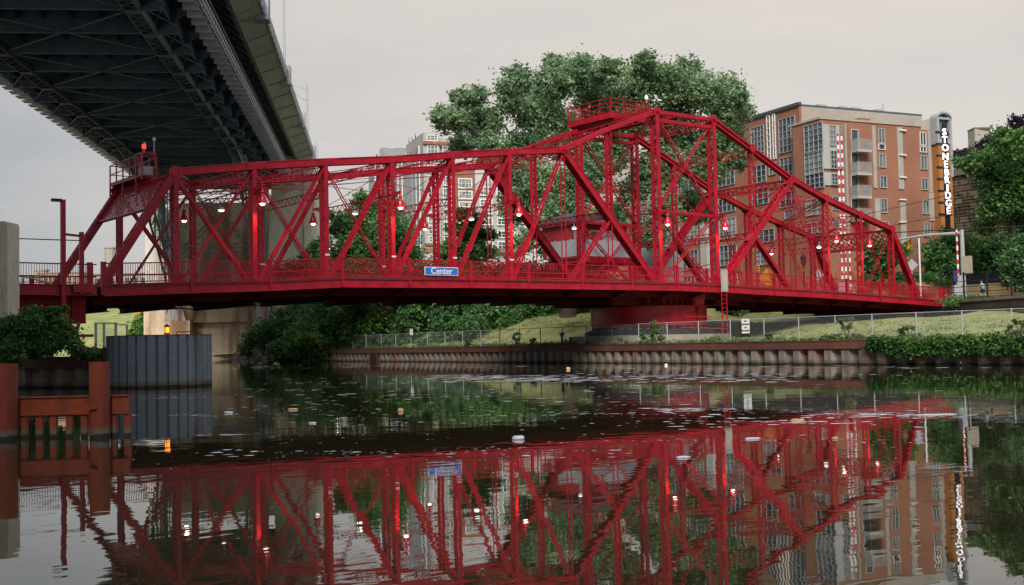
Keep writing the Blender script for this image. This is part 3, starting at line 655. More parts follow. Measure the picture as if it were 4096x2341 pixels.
# left portal platform with cabinet and beacon
def platform(x0,x1,y0,y1,z,step,beam,rails):
    mb=MB(); mb.box(x0,x1,y0,y1,z-.06,z)
    mb.build('platform_floor',REDD,BR)
    mb=MB()
    for (a,b) in (((x0,y0),(x1,y0)),((x1,y0),(x1,y1)),((x1,y1),(x0,y1)),((x0,y1),(x0,y0))):
        a=V(*a,0);b=V(*b,0)
        mb.bar(a+V(0,0,z-beam/2-.06),b+V(0,0,z-beam/2-.06),.06,beam,np.cross(nrm(b-a),Zv))
        for h in rails: mb.bar(a+V(0,0,z+h),b+V(0,0,z+h),.05,.05,Zv)
        n=max(1,int(round(np.linalg.norm(b-a)/step)))
        for k in range(n): p=a+(b-a)*k/n; mb.box(p[0]-.035,p[0]+.035,p[1]-.035,p[1]+.035,z-beam,z+rails[-1])
    mb.build('platform_railing',RED,BR)
platform(-.45,.75,4.5,8.9,11.78,1.25,.16,(.5,1.05))
for x,y in ((-.45,8.9),(-.45,6.7),(-.45,4.5),(.7,8.9)): mb=MB(); mb.box(x-.04,x+.04,y-.04,y+.04,9.9,11.75); mb.build('platform_leg',RED,BR)
mb=MB(); 
for x in (-.5,.3):
    for y in (3.5,4.45): mb.box(x-.045,x+.045,y-.045,y+.045,11.35,12.9)
for z in (11.6,12.9):
    mb.box(-.5,.3,3.46,3.54,z-.04,z+.04); mb.box(-.5,.3,4.41,4.49,z-.04,z+.04); mb.box(-.54,-.46,3.5,4.45,z-.03,z+.03); mb.box(.26,.34,3.5,4.45,z-.03,z+.03)
mb.bar(V(-.5,3.5,12.1),V(-.5,4.45,12.9),.04,.04,Xv); mb.bar(V(-.5,4.45,12.1),V(-.5,3.5,12.9),.04,.04,Xv); mb.build('beacon_frame',RED,BR)
mb=MB(); mb.box(-.42,.2,3.6,4.3,11.66,12.15); mb.build('control_cabinet',LGREY,BR)
def beacon(name,c,label,glow,red=True):
    t=thing(name,c,label,'beacon'); mb=MB(); mb.tube([c,c+V(0,0,.25)],.06,8); mb.tube([c+V(0,0,.25),c+V(0,0,.30)],.13,10); mb.lathe(c,[(.13,.52),(.12,.57),(.05,.64),(0,.66)],10); mb.build('lamp_body',GALV,t)
    mb=MB(); mb.lathe(c,[(.09,.30),(.11,.34),(.11,.48),(.09,.52)],12); mb.build('lens',glow,t,smooth=True); return t
beacon('navigation_beacon',V(-.15,4.1,12.94),'red glowing beacon on the lattice frame above the left end of the bridge',REDG)
t=thing('weather_mast',(.3,3.7,12.94),'thin grey mast with a white head beside the red beacon at the bridge end','mast'); mb=MB(); mb.tube([(.3,3.7,12.94),(.3,3.7,13.65)],.03,6); mb.build('pole',GALV,t); mb=MB(); mb.lathe((.3,3.7,13.65),[(0,0),(.08,.02),(.08,.2),(0,.22)],8); mb.build('sensor_head',WHITE,t)
# crown platform on the tower
platform(36.8,40.9,4.2,9.2,19.35,1.25,.42,(.42,.75,1.12)); 
mb=MB()
for x in (37.3,40.6):
    mb.box(x-.1,x+.1,.2,9.0,18.75,18.95)
mb.build('platform_bearer',RED,BR)
t=beacon('navigation_beacon',V(40.8,4.3,20.5),'white glowing beacon at the corner of the railed platform on top of the tower',WHG)
# thin service wires strung under the top chord
mb=MB()
for q,(y,z) in enumerate(((2.2,-.75),(3.1,-.8),(5.2,-.85),(6.4,-.78))):
    mb.tube([V(JX[i],y,TZ[i]+z-.03*math.sin(i)) for i in range(0,7)],.018,4)
mb.build('service_wire',RED,BR)

# ---------------------------------------------------------------- pendant lamps on the posts
def street_lamp(c,tox,label,light=True,rail=None):
    # c = bulb centre; tox = attachment point on the post
    t=thing('pendant_lamp',c,label,'lamp','red bell shaped pendant lamps along the bridge')
    mb=MB(); mb.lathe(c,[(.36,-.02),(.35,.02),(.27,.11),(.24,.28),(.18,.43),(.12,.52),(.10,.60),(.13,.62),(.13,.68),(.06,.74),(.04,.86),(0,.88)],20)
    mb.lathe(c,[(.345,-.02),(.26,.10),(.21,.28),(.10,.47)],20); mb.build('lamp_shade',REDL,t,smooth=True)
    mb=MB(); mb.lathe(c,[(0,-.12),(.09,-.10),(.145,-.02),(.145,.05),(.08,.18),(0,.22)],14); mb.build('bulb',BULB,t,smooth=True)
    a=np.asarray(tox,float); mb=MB(); top=c+V(0,0,.86)
    mb.tube([top,top+V(0,0,.38),top+(a-top)*V(.15,.15,0)+V(0,0,.55),top+(a-top)*V(.35,.35,0)+V(0,0,.42)],.022,6)
    e0=V(a[0],a[1],c[2]+.80); e1=V(top[0],top[1],c[2]+.98); d=nrm((e1-e0)*V(1,1,0)); side=np.cross(d,Zv)
    mb.prism([e0+V(0,0,-.22),e0+V(0,0,.22),e1+V(0,0,.06),e1+V(0,0,-.06),(e0+e1)/2+V(0,0,-.08)],side*-.05,side*.05); mb.build('bracket_arm',RED,t)
    if light:
        l=bpy.data.lights.new('bulb_light','SPOT'); l.energy=210; l.color=(1,.50,.22); l.spot_size=R(150); l.spot_blend=.6; l.shadow_soft_size=.12
        o=bpy.data.objects.new('bulb_light',l); COL.objects.link(o); o.parent=t; o.location=(0,0,-.12)
    return t
# (post, near/far, bulb px, label)
LAMPS=[(1,0,1050,815,'red pendant lamp on the near truss post nearest the left end'),(3,0,1602,831,'red pendant lamp above and left of the blue Center sign'),(5,0,2076,858,'red pendant lamp on the near post right of the blue sign'),
 (8,0,2671,898,'red pendant lamp on the left leg of the central tower'),(9,0,2901,913,'red pendant lamp on the right leg of the central tower'),(12,0,3346,965,'red pendant lamp left of the last but one post at the right end'),(13,0,3479,982,'red pendant lamp nearest the right end of the bridge'),
 (1,1,737,883,'red pendant lamp behind the leftmost near post, in front of the concrete pier'),(3,1,1253,895,'red pendant lamp against the pale pier edge left of the trees'),(5,1,1700,916,'red pendant lamp in front of the white glass tower'),(12,1,3086,1015,'red pendant lamp on the far truss in front of the brick building')]
for i,far,px_,py_,lab in LAMPS:
    Y=-1.35 if not far else BW+1.35
    c=ony(px_,py_,Y)
    # slide so the lamp hangs in the post's cross plane
    d=ray(px_,py_); tt=(JX[i]+.05-CAM[0])/d[0]; c2=CAM+d*tt
    c=c2
    if far: a=V(JX[i],BW+.2,c[2])
    else: a=V(JX[i],-.2,c[2])
    street_lamp(c,a,lab)
# cool white roadway lamps under the sway struts
for px_,py_,Xq,lab in ((885,842,4.65,'white roadway lamp glowing left of the first cross of diagonals'),(1420,855,13.95,'white roadway lamp under the sway strut in front of the small tree'),(1886,878,23.25,'white roadway lamp left of the big raking leg'),(2297,914,37.3,'round white lamp in front of the operator cabin door'),(3276,990,57.5,'cool white roadway lamp near the right portal')):
    d=ray(px_,py_); c=CAM+d*(Xq-CAM[0])/d[0]
    t=thing('roadway_lamp',c,lab,'lamp','white lamps over the roadway'); mb=MB(); mb.lathe(c,[(.20,0),(.23,.04),(.23,.11),(.10,.18),(0,.20)],14); mb.tube([c+V(0,0,.22),c+V(0,0,.55)],.03,6); mb.build('housing',GALV,t,smooth=False)
    mb=MB(); mb.lathe(c,[(0,-.07),(.12,-.06),(.18,.0),(.18,.03)],14); mb.build('lens',BULBW,t,smooth=True)
# bridge name sign
t=thing('name_sign',(18,-2.2,6.2),'blue sign reading Center on the bridge railing','sign')
tl=ony(1698,1067,-2.16); br_=ony(1832,1103,-2.16); X0,X1=tl[0],br_[0]; zc=(tl[2]+br_[2])/2+.0
zt_,zb_=ony(1765,1069,-2.16)[2],ony(1765,1102,-2.16)[2]
mb=MB(); mb.box(X0,X1,-2.18,-2.14,zb_,zt_); mb.build('border',WHITE,t); mb=MB(); mb.box(X0+.04,X1-.04,-2.19,-2.181,zb_+.04,zt_-.04); mb.build('sign_face',BLUE,t)
put_text('lettering','Center',.56,((X0+X1)/2,-2.20,(zb_+zt_)/2),(1,0,0),(0,0,1),WHITE,t,sx=1.0,extrude=.006,offset=.009)

# ---------------------------------------------------------------- operator cabin
CB=thing('operator_cabin',(41,11,8.5),'small red clapboard cabin with slate roof and grey skirt beside the tower','cabin')
mb=MB(); x0,x1,y0,y1=37.75,44.6,10.9,14.0; z0,z1=8.5,11.45
mb.box(x0,x1,y0,y1,z0,z1)
for k in range(60):
    x=x0+(x1-x0)*k/60; mb.box(x-.012,x+.012,y0-.02,y0,z0,z1)
mb.build('wall',mat('cabin_red',(.33,.022,.03),.6,scale=2),CB)
mb=MB(); o=.45; a=[(x0-o,y0-o,z1),(x1+o,y0-o,z1),(x1+o,y1+o,z1),(x0-o,y1+o,z1)]; r0,r1=(x0+1.4,(y0+y1)/2,z1+.95),(x1-1.4,(y0+y1)/2,z1+.95)
n=len(mb.v); mb.v+=a+[r0,r1]; mb.f+=[(n,n+1,n+5,n+4),(n+1,n+2,n+5),(n+2,n+3,n+4,n+5),(n+3,n,n+4),(n+3,n+2,n+1,n)]
mb.build('roof',ROOFG,CB); mb=MB(); mb.box(x0-o,x1+o,y0-o-.04,y0-o,z1-.14,z1+.0); mb.box(x0-o-.04,x0-o,y0-o,y1+o,z1-.14,z1); mb.build('fascia_board',DARKC,CB)
def cwin(u0,u1,za,zb,name,m):
    f=MB(); 
    for (a,b,c_,d_) in ((u0-.06,u1+.06,za-.06,za),(u0-.06,u1+.06,zb,zb+.06),(u0-.06,u0,za,zb),(u1,u1+.06,za,zb)): f.box(a,b,y0-.06,y0-.02,c_,d_)
    w=f.build(name,LGREY,CB); p=MB(); p.box(u0,u1,y0-.035,y0-.022,za,zb); p.build('pane',m,w)
cwin(38.6,39.2,8.6,10.75,'door',LGREY); cwin(40.4,41.7,9.6,10.8,'window',GLASSD); cwin(41.8,43.2,9.6,10.8,'window',GLASSL)
mb=MB(); X0_,X1_,Y0_,Y1_=37.6,44.4,9.25,13.2
for a,b in (((X0_,Y0_),(X1_,Y0_)),((X0_,Y1_),(X0_,Y0_)),((X1_,Y0_),(X1_,Y1_))):
    a=V(*a,9.22);b=V(*b,9.22); mb.bar(a,b,.05,1.35,np.cross(nrm(b-a),Zv))
    n=int(np.linalg.norm(b-a)/.95)
    for k in range(n+1): p=a+(b-a)*k/max(n,1); mb.box(p[0]-.03,p[0]+.03,p[1]-.05,p[1]+.05,8.5,9.98)
mb.build('balcony_skirt',LGREY,CB)
mb=MB(); mb.box(X0_,X1_,Y0_,Y1_,8.35,8.5)
for x in (37.9,40,42,44.1): mb.box(x-.12,x+.12,8.4,13.2,8.0,8.35)
mb.box(X0_,X1_,9.3,9.5,7.9,8.35); mb.box(X0_,X1_,12.3,12.5,7.7,8.35)
mb.build('platform_beam',RED,CB)
mb=MB()
for z in (8.15,8.02): mb.tube([(37.4,9.2,z),(44,9.2,z),(46,8.9,z-.3)],.03,5)
mb.build('conduit',RED,CB)
mb=MB()
for x in (38.2,43.8): mb.box(x-.12,x+.12,9.6,9.84,4.9,8.0)
mb.build('support_leg',RED,CB)
# red pipe frame on the deck below the cabin
t=thing('pipe_frame',(41.5,8.0,5.7),'red bent pipe guard frame on the deck below the cabin','frame'); mb=MB(); mb.tube([(39.4,8.0,5.5),(39.4,8.0,7.15),(39.6,8.0,7.3),(42.9,8.0,7.3)],.06,8); mb.tube([(38.9,8.0,5.5),(38.9,8.0,7.0),(38.6,8.0,7.3)],.05,8); mb.tube([(42.9,8.0,5.5),(42.9,8.0,7.3)],.05,8); mb.build('pipe',RED,t)

# ---------------------------------------------------------------- pivot pier
t=thing('pivot_pier',(40.4,4.3,1.3),'round concrete pier with dark gear track carrying the bridge drum','pier')
mb=MB(); mb.lathe((40.4,4.3,0),[(0,.5),(6.3,.5),(6.3,1.98),(0,1.98)],48); mb.build('concrete_base',stain_mat('pier_concrete',(.30,.26,.21),(.40,.35,.29),(.16,.12,.09),vscale=.6),t)
mb=MB(); mb.lathe((40.4,4.3,0),[(0,1.985),(4.95,1.985),(4.95,2.30),(4.75,2.32),(4.75,2.42),(0,2.42)],64)
for k in range(120):
    a=2*math.pi*k/120; d=V(math.cos(a),math.sin(a),0); s=V(-d[1],d[0],0); o=V(40.4,4.3,2.02)+d*4.95-s*.07; mb.obox(o,s*.14,d*.12,V(0,0,.22))
mb.build('gear_track',mat('greasy_iron',(.03,.02,.02),.6),t)
mb=MB()
for k in range(36):
    a=2*math.pi*k/36; d=V(math.cos(a),math.sin(a),0); mb.tube([V(40.4,4.3,2.53)+d*4.1,V(40.4,4.3,2.53)+d*4.5],.11,8)
mb.build('roller',REDD,t)

# ---------------------------------------------------------------- left approach
AP=thing('approach_span',(-9,-1,4.6),'short fixed red girder span with railing at the left end of the bridge','bridge')
def rz2(x): return 6.0+(x+4.9)*.0
mb=MB(); mb.box(-16,-4.95,-2.05,-1.95,4.45,4.95); mb.box(-16,-4.95,-2.2,-1.9,4.42,4.46); mb.box(-16,-4.95,-2.15,-1.9,4.93,4.97); mb.box(-6.2,-5.16,-2.31,-2.135,4.55,4.985); mb.build('fascia_girder',RED,AP)
mb=MB(); mb.box(-16,-5.3,-1.4,-1.3,3.05,4.42); mb.box(-16,-5.3,-1.55,-1.15,3.02,3.06)
for x in (-6,-8.2,-10.4,-12.6): mb.box(x-.03,x+.03,-1.5,-1.3,3.06,4.42)
mb.box(-5.44,-5.32,-1.28,8.8,3.07,4.40); mb.build('plate_girder',REDD,AP)
mb=MB(); mb.box(-16,-4.95,-1.94,9.5,4.75,4.9); mb.build('deck',ASPH,AP)
mb=MB(); mb.box(-16,-4.95,-2.03,-1.97,5.97,6.03); mb.box(-16,-4.95,-2.02,-1.98,5.33,5.40); mb.box(-16,-4.95,-2.02,-1.98,5.03,5.07)
for k in range(88): x=-16+11*k/88; mb.box(x-.01,x+.01,-2.01,-1.99,5.05,6.0)
mb.build('railing_panel',RED,AP)
for px_,yt in ((160,849),(214,930)):
    pass
for px_,topy,w in ((253,799,.22),(327,929,.20)):
    b=ony(px_,1170,-2.2); tp=ony(px_-1,topy,-2.2)
    mb=MB(); mb.box(b[0]-w/2,b[0]+w/2,-2.3,-2.1,3.0 if w>.21 else 4.5,tp[2]); mb.build('rail_post',RED,AP)
for x in (-5.3,):
    mb=MB(); mb.box(x-.125,x+.125,-2.125,-1.91,4.51,6.1); mb.build('rail_post',RED,AP)
a=ony(253,937,-2.2); b=ony(327,945,-2.2); mb=MB(); mb.bar(a,b,.06,.12,Yv); mb.build('cross_bar',RED,AP)
mb=MB(); a=ony(80,955,-2.2); b=ony(325,963,-2.2); mb.tube([a-(b-a)*.3,b],.03,6); mb.build('service_pipe',CONCD,AP)
a=ony(251,802,-2.3); mb=MB(); mb.box(a[0]-.55,a[0]-.08,-2.45,-2.2,a[2]-.08,a[2]+.06); mb.build('lamp_head',BLACKM,AP)
mb=MB()
for o in (0,.35): mb.bar(V(-10.6+o,-2.3,4.3),V(-8.6+o,-2.3,2.2),.09,.06,Yv)
mb.build('raking_strut',RED,AP)
# grey guard rail with curved end behind
t=thing('guard_rail',(-8,7,5.5),'curved galvanised guard rail on the left approach','guard rail'); mb=MB()
for z in (5.85,5.45): mb.tube([(-13,3.5,z-.3),(-9,3.5,z-.3),(-7.6,3.5,z-.1),(-6.6,3.5,z-.25),(-5.6,3.5,z-.55)],.05,6)
for x in (-11,-9,-7,-5.8): mb.box(x-.06,x+.06,3.5,3.6,4.9,5.6)
mb.build('rail',GALV,t)
# abutment tower on far left
pb=atd(30,1300,53); t=thing('concrete_abutment',(pb[0],pb[1],1.3),'fluted weathered concrete pylon with recessed panels at the left edge','pylon')
e=nrm(V(CR[0],CR[1],0)); g=V(-e[1],e[0],0)   # e right, g away
o=V(pb[0],pb[1],0); top1=atd(40,892,53)[2]; top2=atd(5,905,53)[2]
mb=MB(); 
mb.obox(o+V(0,0,1)-e*.75,e*.75,g*1.3,V(0,0,top1-1)); mb.obox(o+V(0,0,top1)-e*.68,e*.6,g*1.4+e*0,V(0,0,.10))
mb.obox(o+V(0,0,1)-e*.62-g*.07,e*.14,g*.07,V(0,0,top1-3.2)); mb.obox(o+V(0,0,1)-e*.32-g*.06,e*.08,g*.06,V(0,0,top1-4.0))
for z in np.arange(2,top1,.62): mb.obox(o+V(0,0,z)-e*.76-g*.012,e*.77,g*.012,V(0,0,.025))
mb.build('pier_shaft',CONC,t)
mb=MB(); 
L=4.0
mb.obox(o+V(0,0,1)-e*L+g*.12,e*(L-.75),g*1.5,V(0,0,top2-1)); mb.obox(o+V(0,0,top2)-e*L+g*.0,e*(L-.75),g*1.7,V(0,0,.16))
for z0_,z1_ in ((3.9,6.2),(1.4,3.2)):
    for s0 in (1.0,2.3):
        mb.obox(o+V(0,0,z0_)-e*(s0+1.05)+g*.06,e*.1,g*.08,V(0,0,z1_-z0_)); mb.obox(o+V(0,0,z0_)-e*(s0+.1)+g*.06,e*.1,g*.08,V(0,0,z1_-z0_)); mb.obox(o+V(0,0,z1_-.1)-e*(s0+.95)+g*.06,e*.85,g*.08,V(0,0,.1))
mb.build('wall',CONC,t)
# dolphin (steel cell)
dc=V(-5.35,-10.8,0)
px0,px1=atd(432,1340,51.3),atd(843,1340,51.3); ctr=(px0+px1)/2; Rr=np.linalg.norm((px1-px0)[:2])/2*.985
t=thing('steel_dolphin',(ctr[0],ctr[1],0),'big round slate grey sheet steel mooring cell standing in the water','mooring dolphin')
mb=MB(); prof=[]; n=32; H=2.22
for k in range(n):
    a0=2*math.pi*k/n; 
    for fr,rd in ((0,Rr-.0),(.74,Rr-.0),(.80,Rr-.13),(.94,Rr-.13)):
        a=a0+fr*2*math.pi/n; prof.append((ctr[0]+rd*math.cos(a),ctr[1]+rd*math.sin(a)))
m=len(prof)
for k in range(m):
    a,b=prof[k],prof[(k+1)%m]; mb.quad((*a,-1),(*b,-1),(*b,H),(*a,H))
for k in range(n):
    a=2*math.pi*(k+.87)/n; d=V(math.cos(a),math.sin(a),0); mb.tube([V(ctr[0],ctr[1],-1)+d*(Rr-.11),V(ctr[0],ctr[1],H)+d*(Rr-.11)],.03,5)
mb.build('sheet_piling',DOLPH,t)
mb=MB(); mb.lathe((ctr[0],ctr[1],H-.12),[(0,0),(Rr-.12,0)],36); mb.build('fill_top',CONCD,t)
mb=MB(); mb.lathe((ctr[0],ctr[1],0),[(Rr+.01,H-.02),(Rr+.01,H+.01),(Rr-.13,H+.01)],72); mb.build('rim',CAPR,t)
c=atd(668,1342,49.6); c[2]=H+.02
mt=MB(); mt.tube([c-V(.2,0,.02),c+V(.2,0,-.02)],.02,5)
t=thing('channel_marker_lamp',c,'amber glowing marker lamp on top of the steel dolphin','lamp'); mb=MB(); mb.lathe(c,[(0,0),(.12,0),(.12,.05),(.10,.07)],10); mb.lathe(c,[(.12,.30),(.13,.34),(.03,.44),(0,.46)],10)
for k in range(4): a=math.pi/4+k*math.pi/2; mb.tube([c+V(.11*math.cos(a),.11*math.sin(a),.04),c+V(.11*math.cos(a),.11*math.sin(a),.33)],.015,5)
mb.build('lamp_body',REDD,t); mb=MB(); mb.lathe(c,[(.07,.07),(.09,.10),(.09,.27),(.07,.30)],12); mb.build('lens',AMBG,t,smooth=True)
l=bpy.data.lights.new('marker_light','POINT'); l.energy=4; l.color=(1,.2,.05); l.shadow_soft_size=.1; o_=bpy.data.objects.new('marker_light',l); COL.objects.link(o_); o_.parent=t; o_.location=(0,0,.25)
c=atd(740,1342,49.9); c[2]=H; t=thing('mooring_bar',c,'low dark pipe hoop on the rim of the steel dolphin','bar'); mb=MB(); e2=nrm(V(CR[0],CR[1],0)); mb.tube([c-e2*.35,c-e2*.35+V(0,0,.12),c+e2*.35+V(0,0,.12),c+e2*.35],.022,6); mb.build('pipe',BLACKM,t)
# rusty fender piles
FG=thing('timber_fender',(-18.3,-38.9,0),'rust orange steel fender frame with hanging fingers in the near left corner','fender')
def wpt(px_,py_,D): return atd(px_,py_,D)
D0=21.5
bl,br2=atd(-60,1612,D0),atd(518,1612,D0); zc=.58; bl[2]=br2[2]=zc
mb=MB(); g2=V(-e2[1],e2[0],0); mb.bar(bl,br2,.09,.30,g2); mb.bar(bl+V(0,0,.16),br2+V(0,0,.16),.16,.02,g2); mb.bar(bl+V(0,0,-.16),br2+V(0,0,-.16),.14,.02,g2); mb.build('waling_beam',RUST,FG)
for px_ in (20,98,159,216,279,339,457,512):
    c=atd(px_,1700,D0); mb=MB(); mb.box8([tuple(V(c[0],c[1],0)+e2*s*.055+g2*q*.05+V(0,0,z)) for z in (-.9,.43) for s,q in ((-1,-1),(1,-1),(1,1),(-1,1))]); mb.build('finger',RUST,FG)
for px_,w,lab in ((15,.26,'rust orange pipe pile at the very left edge of the water'),(398,.178,'rust orange pipe pile standing right of the fender beam')):
    c=atd(px_,1600,D0-.25); t=thing('steel_pile',(c[0],c[1],0),lab,'pile','rust orange pipe piles of the near fender'); mb=MB(); w=w if px_>100 else .24
    mb.lathe((c[0],c[1],0),[(w,-1),(w,1.37),(w-.015,1.37),(w-.015,1.25),(0,1.25)],24); mb.build('pipe',RUST,t,smooth=False)
    mb=MB(); mb.bar(V(c[0],c[1],.55)-e2*.12-g2*(w+.03),V(c[0],c[1],.55)+e2*.02-g2*(w+.03),.05,.05,Zv); mb.build('bolt',RUST,t)

# ---------------------------------------------------------------- chain link fence on the wall
fx=[1315,1363,1412,1465,1525,1583,1644,1711,1780,1851,1924,2000,2079,2162,2251,2347,2448,2556,2670,2796,2923,3058,3197,3343,3491,3668,3852,4051,4290,4560,4900]
ft=[None]*len(fx)
FE=thing('chain_link_fence',(33,0,1.36),'long galvanised chain link fence along the top of the far river wall','fence')
pts=[]
for x in fx:
    d=ray(x,1380); 
    # intersect with line X = shx(Y)+.35
    lo,hi=20.,160.
    for _ in range(50):
        m_=(lo+hi)/2; p=CAM+d*m_
        if p[0]<shx(p[1])+.35: lo=m_
        else: hi=m_
    p=CAM+d*lo; pts.append((p[0],p[1]))
FH=1.40
for k,(x,y) in enumerate(pts):
    mb=MB(); brown=10<k<17; mb.tube([(x,y,1.2),(x,y,1.34+FH+.04)],.035,8); mb.build('post',BROWNP if brown else GALV,FE)
for k in range(len(pts)-1):
    a,b=pts[k],pts[k+1]; brown=10<k<17
    mb=MB(); mb.tube([(a[0],a[1],1.34+FH),(b[0],b[1],1.34+FH)],.024,6); mb.build('top_rail',BROWNP if brown else GALV,FE)
    mb=MB(); mb.quad((a[0],a[1],1.38),(b[0],b[1],1.38),(b[0],b[1],1.34+FH),(a[0],a[1],1.34+FH)); mb.build('wire_mesh',WIRE,FE)
a,b=pts[0],pts[1]; mb=MB(); mb.tube([(a[0],a[1],1.34+FH-.25),(b[0],b[1],1.34+FH-.25)],.02,6); mb.build('mid_rail',GALV,FE)
# signs on the fence
def fence_sign(px_,y0,y1,w,label,lines,size):
    d=ray(px_,(y0+y1)/2); lo,hi=20.,160.
    for _ in range(50):
        m_=(lo+hi)/2; p=CAM+d*m_
        if p[0]<shx(p[1])+.28: lo=m_
        else: hi=m_
    D=(CAM+d*lo-CAM)@CF; a=atd(px_,y0,D); b=atd(px_,y1,D); cz=(a[2]+b[2])/2; h=a[2]-b[2]
    rt=nrm(V(.12,-1,0)); nn=np.cross(rt,Zv); c=V(a[0],a[1],cz)+nn*0.05
    t=thing('notice_board',c,label,'sign'); mb=MB(); mb.obox(c-rt*w/2-V(0,0,h/2),rt*w,V(0,0,h),nn*.03); mb.build('board',WHITE,t)
    for k,tx in enumerate(lines): put_text('lettering',tx,size,c+nn*.036+V(0,0,h*(.34-.22*k)),rt,Zv,BLACKM,t,extrude=.002,offset=.008)
    return t,c,rt,nn,h,w
fence_sign(2984,1276,1334,.56,'white notice reading NO DOCKING OR MOORING on the fence',['NO','DOCKING','OR','MOORING'],.115)
t,c,rt,nn,h,w=fence_sign(1647,1316,1341,.42,'small grey plate on a fence post left of the lawn',[],.1)
mb=MB(); mb.obox(c-rt*.02-V(0,0,h/2)+nn*.031,rt*.05,V(0,0,h),nn*.005); mb.build('stripe',REDD,t)

# ---------------------------------------------------------------- viaduct overhead
VD=nrm(V(.5225,.8526,0)); VR=nrm(V(.8526,-.5225,0)); C0=V(CAM[0],CAM[1],0)
def VP(s,t,z): return C0+VD*t+VR*s+V(0,0,z)
VI=thing('viaduct',tuple(VP(-25,120,0)),'huge dark steel high level viaduct passing overhead at upper left','bridge')
zd_=27.5; T0,T1=-60,196
def vbox(mb,s0,s1,t0,t1,z0,z1):
    mb.box8([VP(s0,t0,z0),VP(s1,t0,z0),VP(s1,t1,z0),VP(s0,t1,z0),VP(s0,t0,z1),VP(s1,t0,z1),VP(s1,t1,z1),VP(s0,t1,z1)])
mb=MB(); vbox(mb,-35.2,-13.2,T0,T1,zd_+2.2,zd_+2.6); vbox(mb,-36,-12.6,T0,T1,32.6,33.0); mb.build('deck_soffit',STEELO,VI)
tt=np.arange(T0,T1,6.8)+1.2
mb=MB()
for t in tt:
    vbox(mb,-35,-16,t-.12,t+.12,zd_,zd_+.12); vbox(mb,-35,-16,t-.03,t+.03,zd_+.12,zd_+2.2)
    # brackets right/left, tapered
    mb.prism([VP(-16,t,zd_+1.2),VP(-18,t,zd_),VP(-18,t,zd_+2.2),VP(-14.4,t,zd_+2.2)],VD*-.03,VD*.03)
mb.build('floor_beam',STEELG,VI)
mb=MB()
for i,t in enumerate(tt[:-1]):
    t1=tt[i+1]
    for a,b in ((-31.8,-25),(-18.2,-25)):
        if i%2==0: mb.bar(VP(a,t,zd_+.1),VP(b,t1,zd_+.1),.22,.06,VR)
        else: mb.bar(VP(b,t,zd_+.1),VP(a,t1,zd_+.1),.22,.06,VR)
    for a,b in ((-18,-15.8),(-15.8,-18)): mb.bar(VP(a,t,zd_+.5),VP(b,t1,zd_+.5),.10,.05,VR)
    for a,b in ((-32,-35),(-35,-32)): mb.bar(VP(a,t,zd_+.1),VP(b,t1,zd_+.1),.14,.05,VR)
mb.build('lateral_brace',STEELG,VI)
for s,w in ((-31.8,1.1),(-18.2,1.1)):
    mb=MB()
    for q in (-w/2,w/2): vbox(mb,s+q-.05,s+q+.05,T0,T1,zd_-.15,zd_+.55)
    n=int((T1-T0)/.7)
    for k in range(n):
        t=T0+.7*k; sg=1 if k%2 else -1
        mb.bar(VP(s-sg*w/2,t,zd_-.1),VP(s+sg*w/2,t+.7,zd_-.1),.12,.03,VD)
    for t in tt: vbox(mb,s-w/2,s+w/2,t-.5,t+.5,zd_-.17,zd_-.13)
    mb.build('bottom_chord',STEELG if s>-20 else STEEL,VI)
mb=MB()
for s in (-28.5,-26.5,-24.3,-22,-20): vbox(mb,s-.12,s+.12,T0,T1,zd_+1.2,zd_+2.2)
for s in (-34.4,-30,-16.6): vbox(mb,s-.1,s+.1,T0,T1,zd_+.9,zd_+2.2)
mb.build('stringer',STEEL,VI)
# soffit jack panels between stringers, giving the coffered look
mb=MB()
for i,t in enumerate(tt[:-1]):
    for s0,s1 in ((-31,-28.7),(-28.3,-26.7),(-26.3,-24.5),(-24.1,-22.2),(-21.8,-20.2),(-19.8,-18.4)):
        for u in (.15,2.2,4.3): 
            if (i*7+int(s0*3)+int(u))%4: vbox(mb,s0,s1,t+u,t+u+1.9,zd_+1.9,zd_+2.19)
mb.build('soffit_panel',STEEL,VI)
# serrated pale plates each side
for s0,s1 in ((-16.1*.897,-14.7*.897),):
    mb=MB()
    for k,t in enumerate(np.arange(T0,T1,2.15)):
        mb.box8([VP(s0,t,zd_-.0),VP(s1,t,zd_-.0),VP(s1,t+2.0,zd_+.55),VP(s0,t+2.0,zd_+.55),VP(s0,t,zd_+.08),VP(s1,t,zd_+.08),VP(s1,t+2.0,zd_+.63),VP(s0,t+2.0,zd_+.63)])
        vbox(mb,s0,s1,t-.03,t+.03,zd_,zd_+.62)
    mb.build('footway_plate',PALE,VI)
mb=MB()
for k,t in enumerate(np.arange(T0,T1,2.15)):
    mb.box8([VP(-36.3,t,zd_+.2),VP(-34.9,t,zd_+.2),VP(-34.9,t+1.5,zd_+.2),VP(-36.3,t+1.5,zd_+.2),VP(-36.3,t,zd_+.8),VP(-34.9,t,zd_+.8),VP(-34.9,t+1.5,zd_+.8),VP(-36.3,t+1.5,zd_+.8)])
vbox(mb,-35.9,-34.9,T0,T1,zd_+.5,zd_+1.5); mb.build('edge_bracket',PALE,VI)
# lattice rail beside plates
mb=MB()
for z in (zd_+.35,zd_+.95,zd_+1.55): vbox(mb,-13.15,-13.05,T0,T1,z-.06,z+.06)
for s in (-13.05,-12.8): vbox(mb,s,s+.05,T0,T1,zd_+.3,zd_+.42)
for t in np.arange(T0,T1,1.1): vbox(mb,-13.14,-13.06,t-.04,t+.04,zd_+.3,zd_+1.6); mb.bar(VP(-13.1,t,zd_+.35),VP(-12.8,t+1.1,zd_+.36),.06,.03,VD)
mb.build('footway_rail',PALE,VI)
